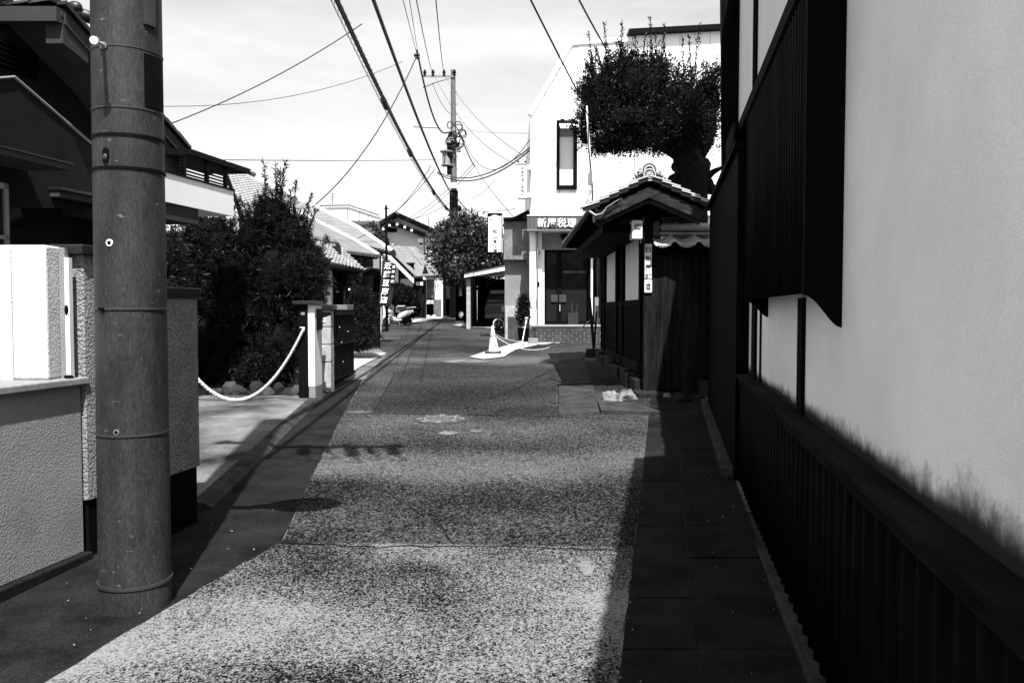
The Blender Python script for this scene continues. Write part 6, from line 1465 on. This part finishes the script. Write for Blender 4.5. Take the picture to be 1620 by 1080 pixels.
for (dx, z_, h_) in ((.042, .19, .045), (-.035, .10, .045)):
    rr_ = .118 - (z_ - .05) * .14; c = Vector((cb.x + .02 - z_ * .045 + dx, cb.y - sqrt(max(1e-4, rr_ ** 2 - dx ** 2)) - .004, cb.z + z_))
    mb = MB(); mb.ball(c, .014, .006, h_, 10, 8); mb.build('dark_slot', m_black, cone, smooth='all')
st = gp(938, 565); YS = st.y
stk = thing('stake_block', 'dark concrete block holding two leaning timber stakes beside the gate house', 'stake', st)
mb = MB(); mb.prism([(-.20, -.03), (.20, -.03), (.14, .19), (-.14, .19)], -.14, .14, lambda a, b, t: st + Vector((a, t, b))); mb.build('block', m_stone_dark, stk, bevel=.015)
mb = MB(); mb.box(-.03, .03, -.03, .03, 0, 1, lambda x, y, z: st + Vector((.03 + x - .11 * z, y, .1 + z * 1.22))); mb.build('stake', m_plank, stk)
mb = MB(); mb.box(-.02, .02, -.02, .02, 0, 1, lambda x, y, z: st + Vector((.03 + x + .05 * z, y + .05, .1 + z * .92))); mb.build('stake', m_plank, stk)
top_ = at(779, 528, YN); R1 = at(931, 508, YS); R2 = at(938, 503, YS)
def chain(A, B, low, label, m, r_=.012, n=60):
    H = (A.z + B.z) / 2 - low; mb = MB(); P = [A.lerp(B, i / n) - UZ * 4 * H * (i / n) * (1 - i / n) for i in range(n + 1)]
    mb.tube([p + UZ * (.006 * (i % 2)) for i, p in enumerate(P)], [r_ * (1.25 if i % 2 else .8) for i in range(n + 1)], 6)
    return tag(mb.build('barrier_chain', m, None, smooth='all'), label, 'chain', 'plastic chains')
pA = at(830, 527, 20.3)
chain(top_, R1, Z(553, (YN + YS) / 2), 'white plastic chain sagging low from the cone to the leaning stakes', m_rope, .009)
chain(top_ + UZ * .02, at(826, 540, 20.2), at(800, 538, 19.0).z, 'short white chain from the cone to the foot of the leaning white rod', m_rope, .009, 30)
chain(R2, at(850, 545, 20.4), at(885, 536, 19.4).z, 'thin rope lying from the stakes down to the bright pavement', m_steel, .010, 30)
rod = thing('marker_rod', 'slim white leaning rod with round knob beside the potted shrub', 'rod', gp(826, 541))
a, b = at(826.5, 540, 20.4), at(833, 505, 20.4); mb = MB(); mb.tube([a, b], .014, 8); mb.build('rod', m_white, rod, smooth=True)
mb = MB(); mb.ball(b + UZ * .03, .045, .045, .02, 12, 6); mb.tube([a.lerp(b, .8), b], .024, 8); mb.build('knob', m_white, rod, smooth=True)
# small things by the wall
for k, (px, py, w_, h_, lab) in enumerate(((787, 520, 12, 7, 'dark rubble heap at the foot of the side building, beside the garage'), (797, 524, 8, 12, 'upright dark concrete lump against the side building corner'))):
    p = gp(px, py + 3); mb = MB(); mb.ball(p + UZ * .06, w_ * .012, .12, h_ * .014, 8, 6, .25, k); tag(mb.build('rubble_lump', m_stone_dark, None, smooth=True), lab, 'rubble')

# ================================================================== SCOOTER
sp_ = gp(626, 516); YQ = 30.3; g0 = gz(YQ)
ang = radians(45)      # heads left and towards the camera
SX = X(630, YQ)
sc_ = thing('scooter', 'cream motor scooter parked on its stand before the round bush', 'scooter', (SX, YQ, g0))
def sf(l, s, z):       # l forward, s sideways
    l, s, z = l * .82, s * .82, z * .82; return Vector((SX - l * cos(ang) + s * sin(ang), YQ - l * sin(ang) - s * cos(ang), g0 + z))
def part(name, mbf, m, par=None, smooth=True, bevel=0):
    mb = MB(); mbf(mb); return mb.build(name, m, par or sc_, smooth=smooth, bevel=bevel)
def loft(mb, secs, n=12):
    vs = []
    for l, z, hw, hh in secs: vs += [sf(l, hw * cos(2 * pi * k / n), z + hh * sin(2 * pi * k / n)) for k in range(n)]
    m = len(secs); mb.add(vs, [tuple(range(n))[::-1], tuple(range((m - 1) * n, m * n))] + [(i * n + k, i * n + (k + 1) % n, (i + 1) * n + (k + 1) % n, (i + 1) * n + k) for i in range(m - 1) for k in range(n)])
for l in (.62, -.55):
    def tyre(mb, l=l):
        n = 20; k = 8; vs = [sf(l + (.19 + .055 * cos(b)) * cos(a), .05 * sin(b), .235 + (.19 + .055 * cos(b)) * sin(a)) for a in [i * 2 * pi / n for i in range(n)] for b in [j * 2 * pi / k for j in range(k)]]
        mb.add(vs, [(i * k + j, i * k + (j + 1) % k, ((i + 1) % n) * k + (j + 1) % k, ((i + 1) % n) * k + j) for i in range(n) for j in range(k)])
    wh = part('wheel', tyre, m_rubber)
    def rim(mb, l=l):
        n = 14; mb.add([sf(l + .12 * cos(a), s, .235 + .12 * sin(a)) for s in (-.035, .035) for a in [i * 2 * pi / n for i in range(n)]], [tuple(range(n))[::-1], tuple(range(n, 2 * n))] + [(i, (i + 1) % n, n + (i + 1) % n, n + i) for i in range(n)])
    part('rim', rim, m_steel_light, wh)
part('rear_body', lambda mb: loft(mb, [(-.86, .70, .03, .03), (-.80, .70, .12, .09), (-.60, .64, .19, .16), (-.35, .58, .20, .19), (-.10, .48, .16, .18), (.02, .38, .10, .10)]), m_scoot)
part('seat', lambda mb: loft(mb, [(-.80, .80, .06, .02), (-.70, .82, .13, .045), (-.35, .80, .15, .05), (-.05, .78, .12, .05), (.05, .76, .05, .02)]), m_rubber)
part('floorboard', lambda mb: loft(mb, [(-.10, .30, .16, .06), (.15, .27, .17, .045), (.38, .29, .17, .05), (.45, .34, .15, .04)]), m_scoot)
part('engine', lambda mb: loft(mb, [(-.72, .27, .10, .09), (-.40, .27, .12, .12), (-.15, .28, .10, .09)]), m_black)
part('leg_shield', lambda mb: loft(mb, [(.40, .32, .17, .05), (.47, .50, .20, .10), (.46, .70, .18, .12), (.42, .86, .10, .06)]), m_scoot)
part('front_fender', lambda mb: loft(mb, [(.36, .40, .06, .04), (.50, .50, .085, .05), (.66, .51, .085, .045), (.82, .42, .06, .04), (.88, .34, .03, .02)]), m_scoot)
part('fork', lambda mb: mb.tube([sf(.62, .06, .235), sf(.50, .05, .55)], .02, 6), m_steel_light)
part('steering_column', lambda mb: mb.tube([sf(.46, 0, .8), sf(.38, 0, .98)], .045, 8), m_scoot)
part('handlebar', lambda mb: mb.tube([sf(.28, .33, 1.0), sf(.36, .15, 1.02), sf(.38, 0, .99), sf(.36, -.15, 1.02), sf(.28, -.33, 1.0)], .018, 8), m_black)
part('headlight', lambda mb: mb.ball(sf(.47, 0, .96), .09, .09, .085, 12, 8), m_white)
part('front_panel', lambda mb: mb.ball(sf(.50, 0, .72), .07, .08, .10, 12, 8), m_offwhite)
for s in (-1, 1):
    part('mirror', lambda mb: (mb.tube([sf(.36, s * .2, 1.02), sf(.38, s * .26, 1.16)], .008, 5), mb.ball(sf(.38, s * .27, 1.18), .05, .03, .04, 8, 6)), m_black)
part('screen_sheet', lambda mb: loft(mb, [(.30, .55, .11, .03), (.34, .74, .12, .05), (.30, .95, .07, .05)]), m_white)
part('rear_rack', lambda mb: (mb.tube([sf(-.55, -.1, .86), sf(-.95, -.1, .90), sf(-.95, .1, .90), sf(-.55, .1, .86)], .012, 5), mb.tube([sf(-.75, -.1, .88), sf(-.75, .1, .88)], .01, 5)), m_steel_light)
part('tail_light', lambda mb: mb.ball(sf(-.87, 0, .66), .04, .06, .04, 8, 6), m_steel)
part('centre_stand', lambda mb: mb.tube([sf(-.2, .1, .28), sf(-.22, .14, .0)], .018, 6), m_black)
part('exhaust', lambda mb: mb.tube([sf(-.2, -.14, .25), sf(-.8, -.16, .32)], .045, 8), m_black)
rb = thing('bicycle_basket', 'small wire rack with dark box standing behind the scooter seat', 'basket', sf(-.30, .3, .7))
mb = MB(); a = at(629, 483, 30.9); b = at(640, 481.5, 30.9); mb.box(a.x, b.x, 30.85, 31.2, a.z - .05, a.z); mb.build('rack', m_steel_light, rb)
mb = MB(); mb.tube([at(632, 483, 30.95), (X(632, 30.95), 30.95, gz(31))], .015, 5); mb.box(X(627, 31), X(634, 31), 30.9, 31.15, Z(494, 31), Z(484.5, 31)); mb.build('box', m_grey2, rb)
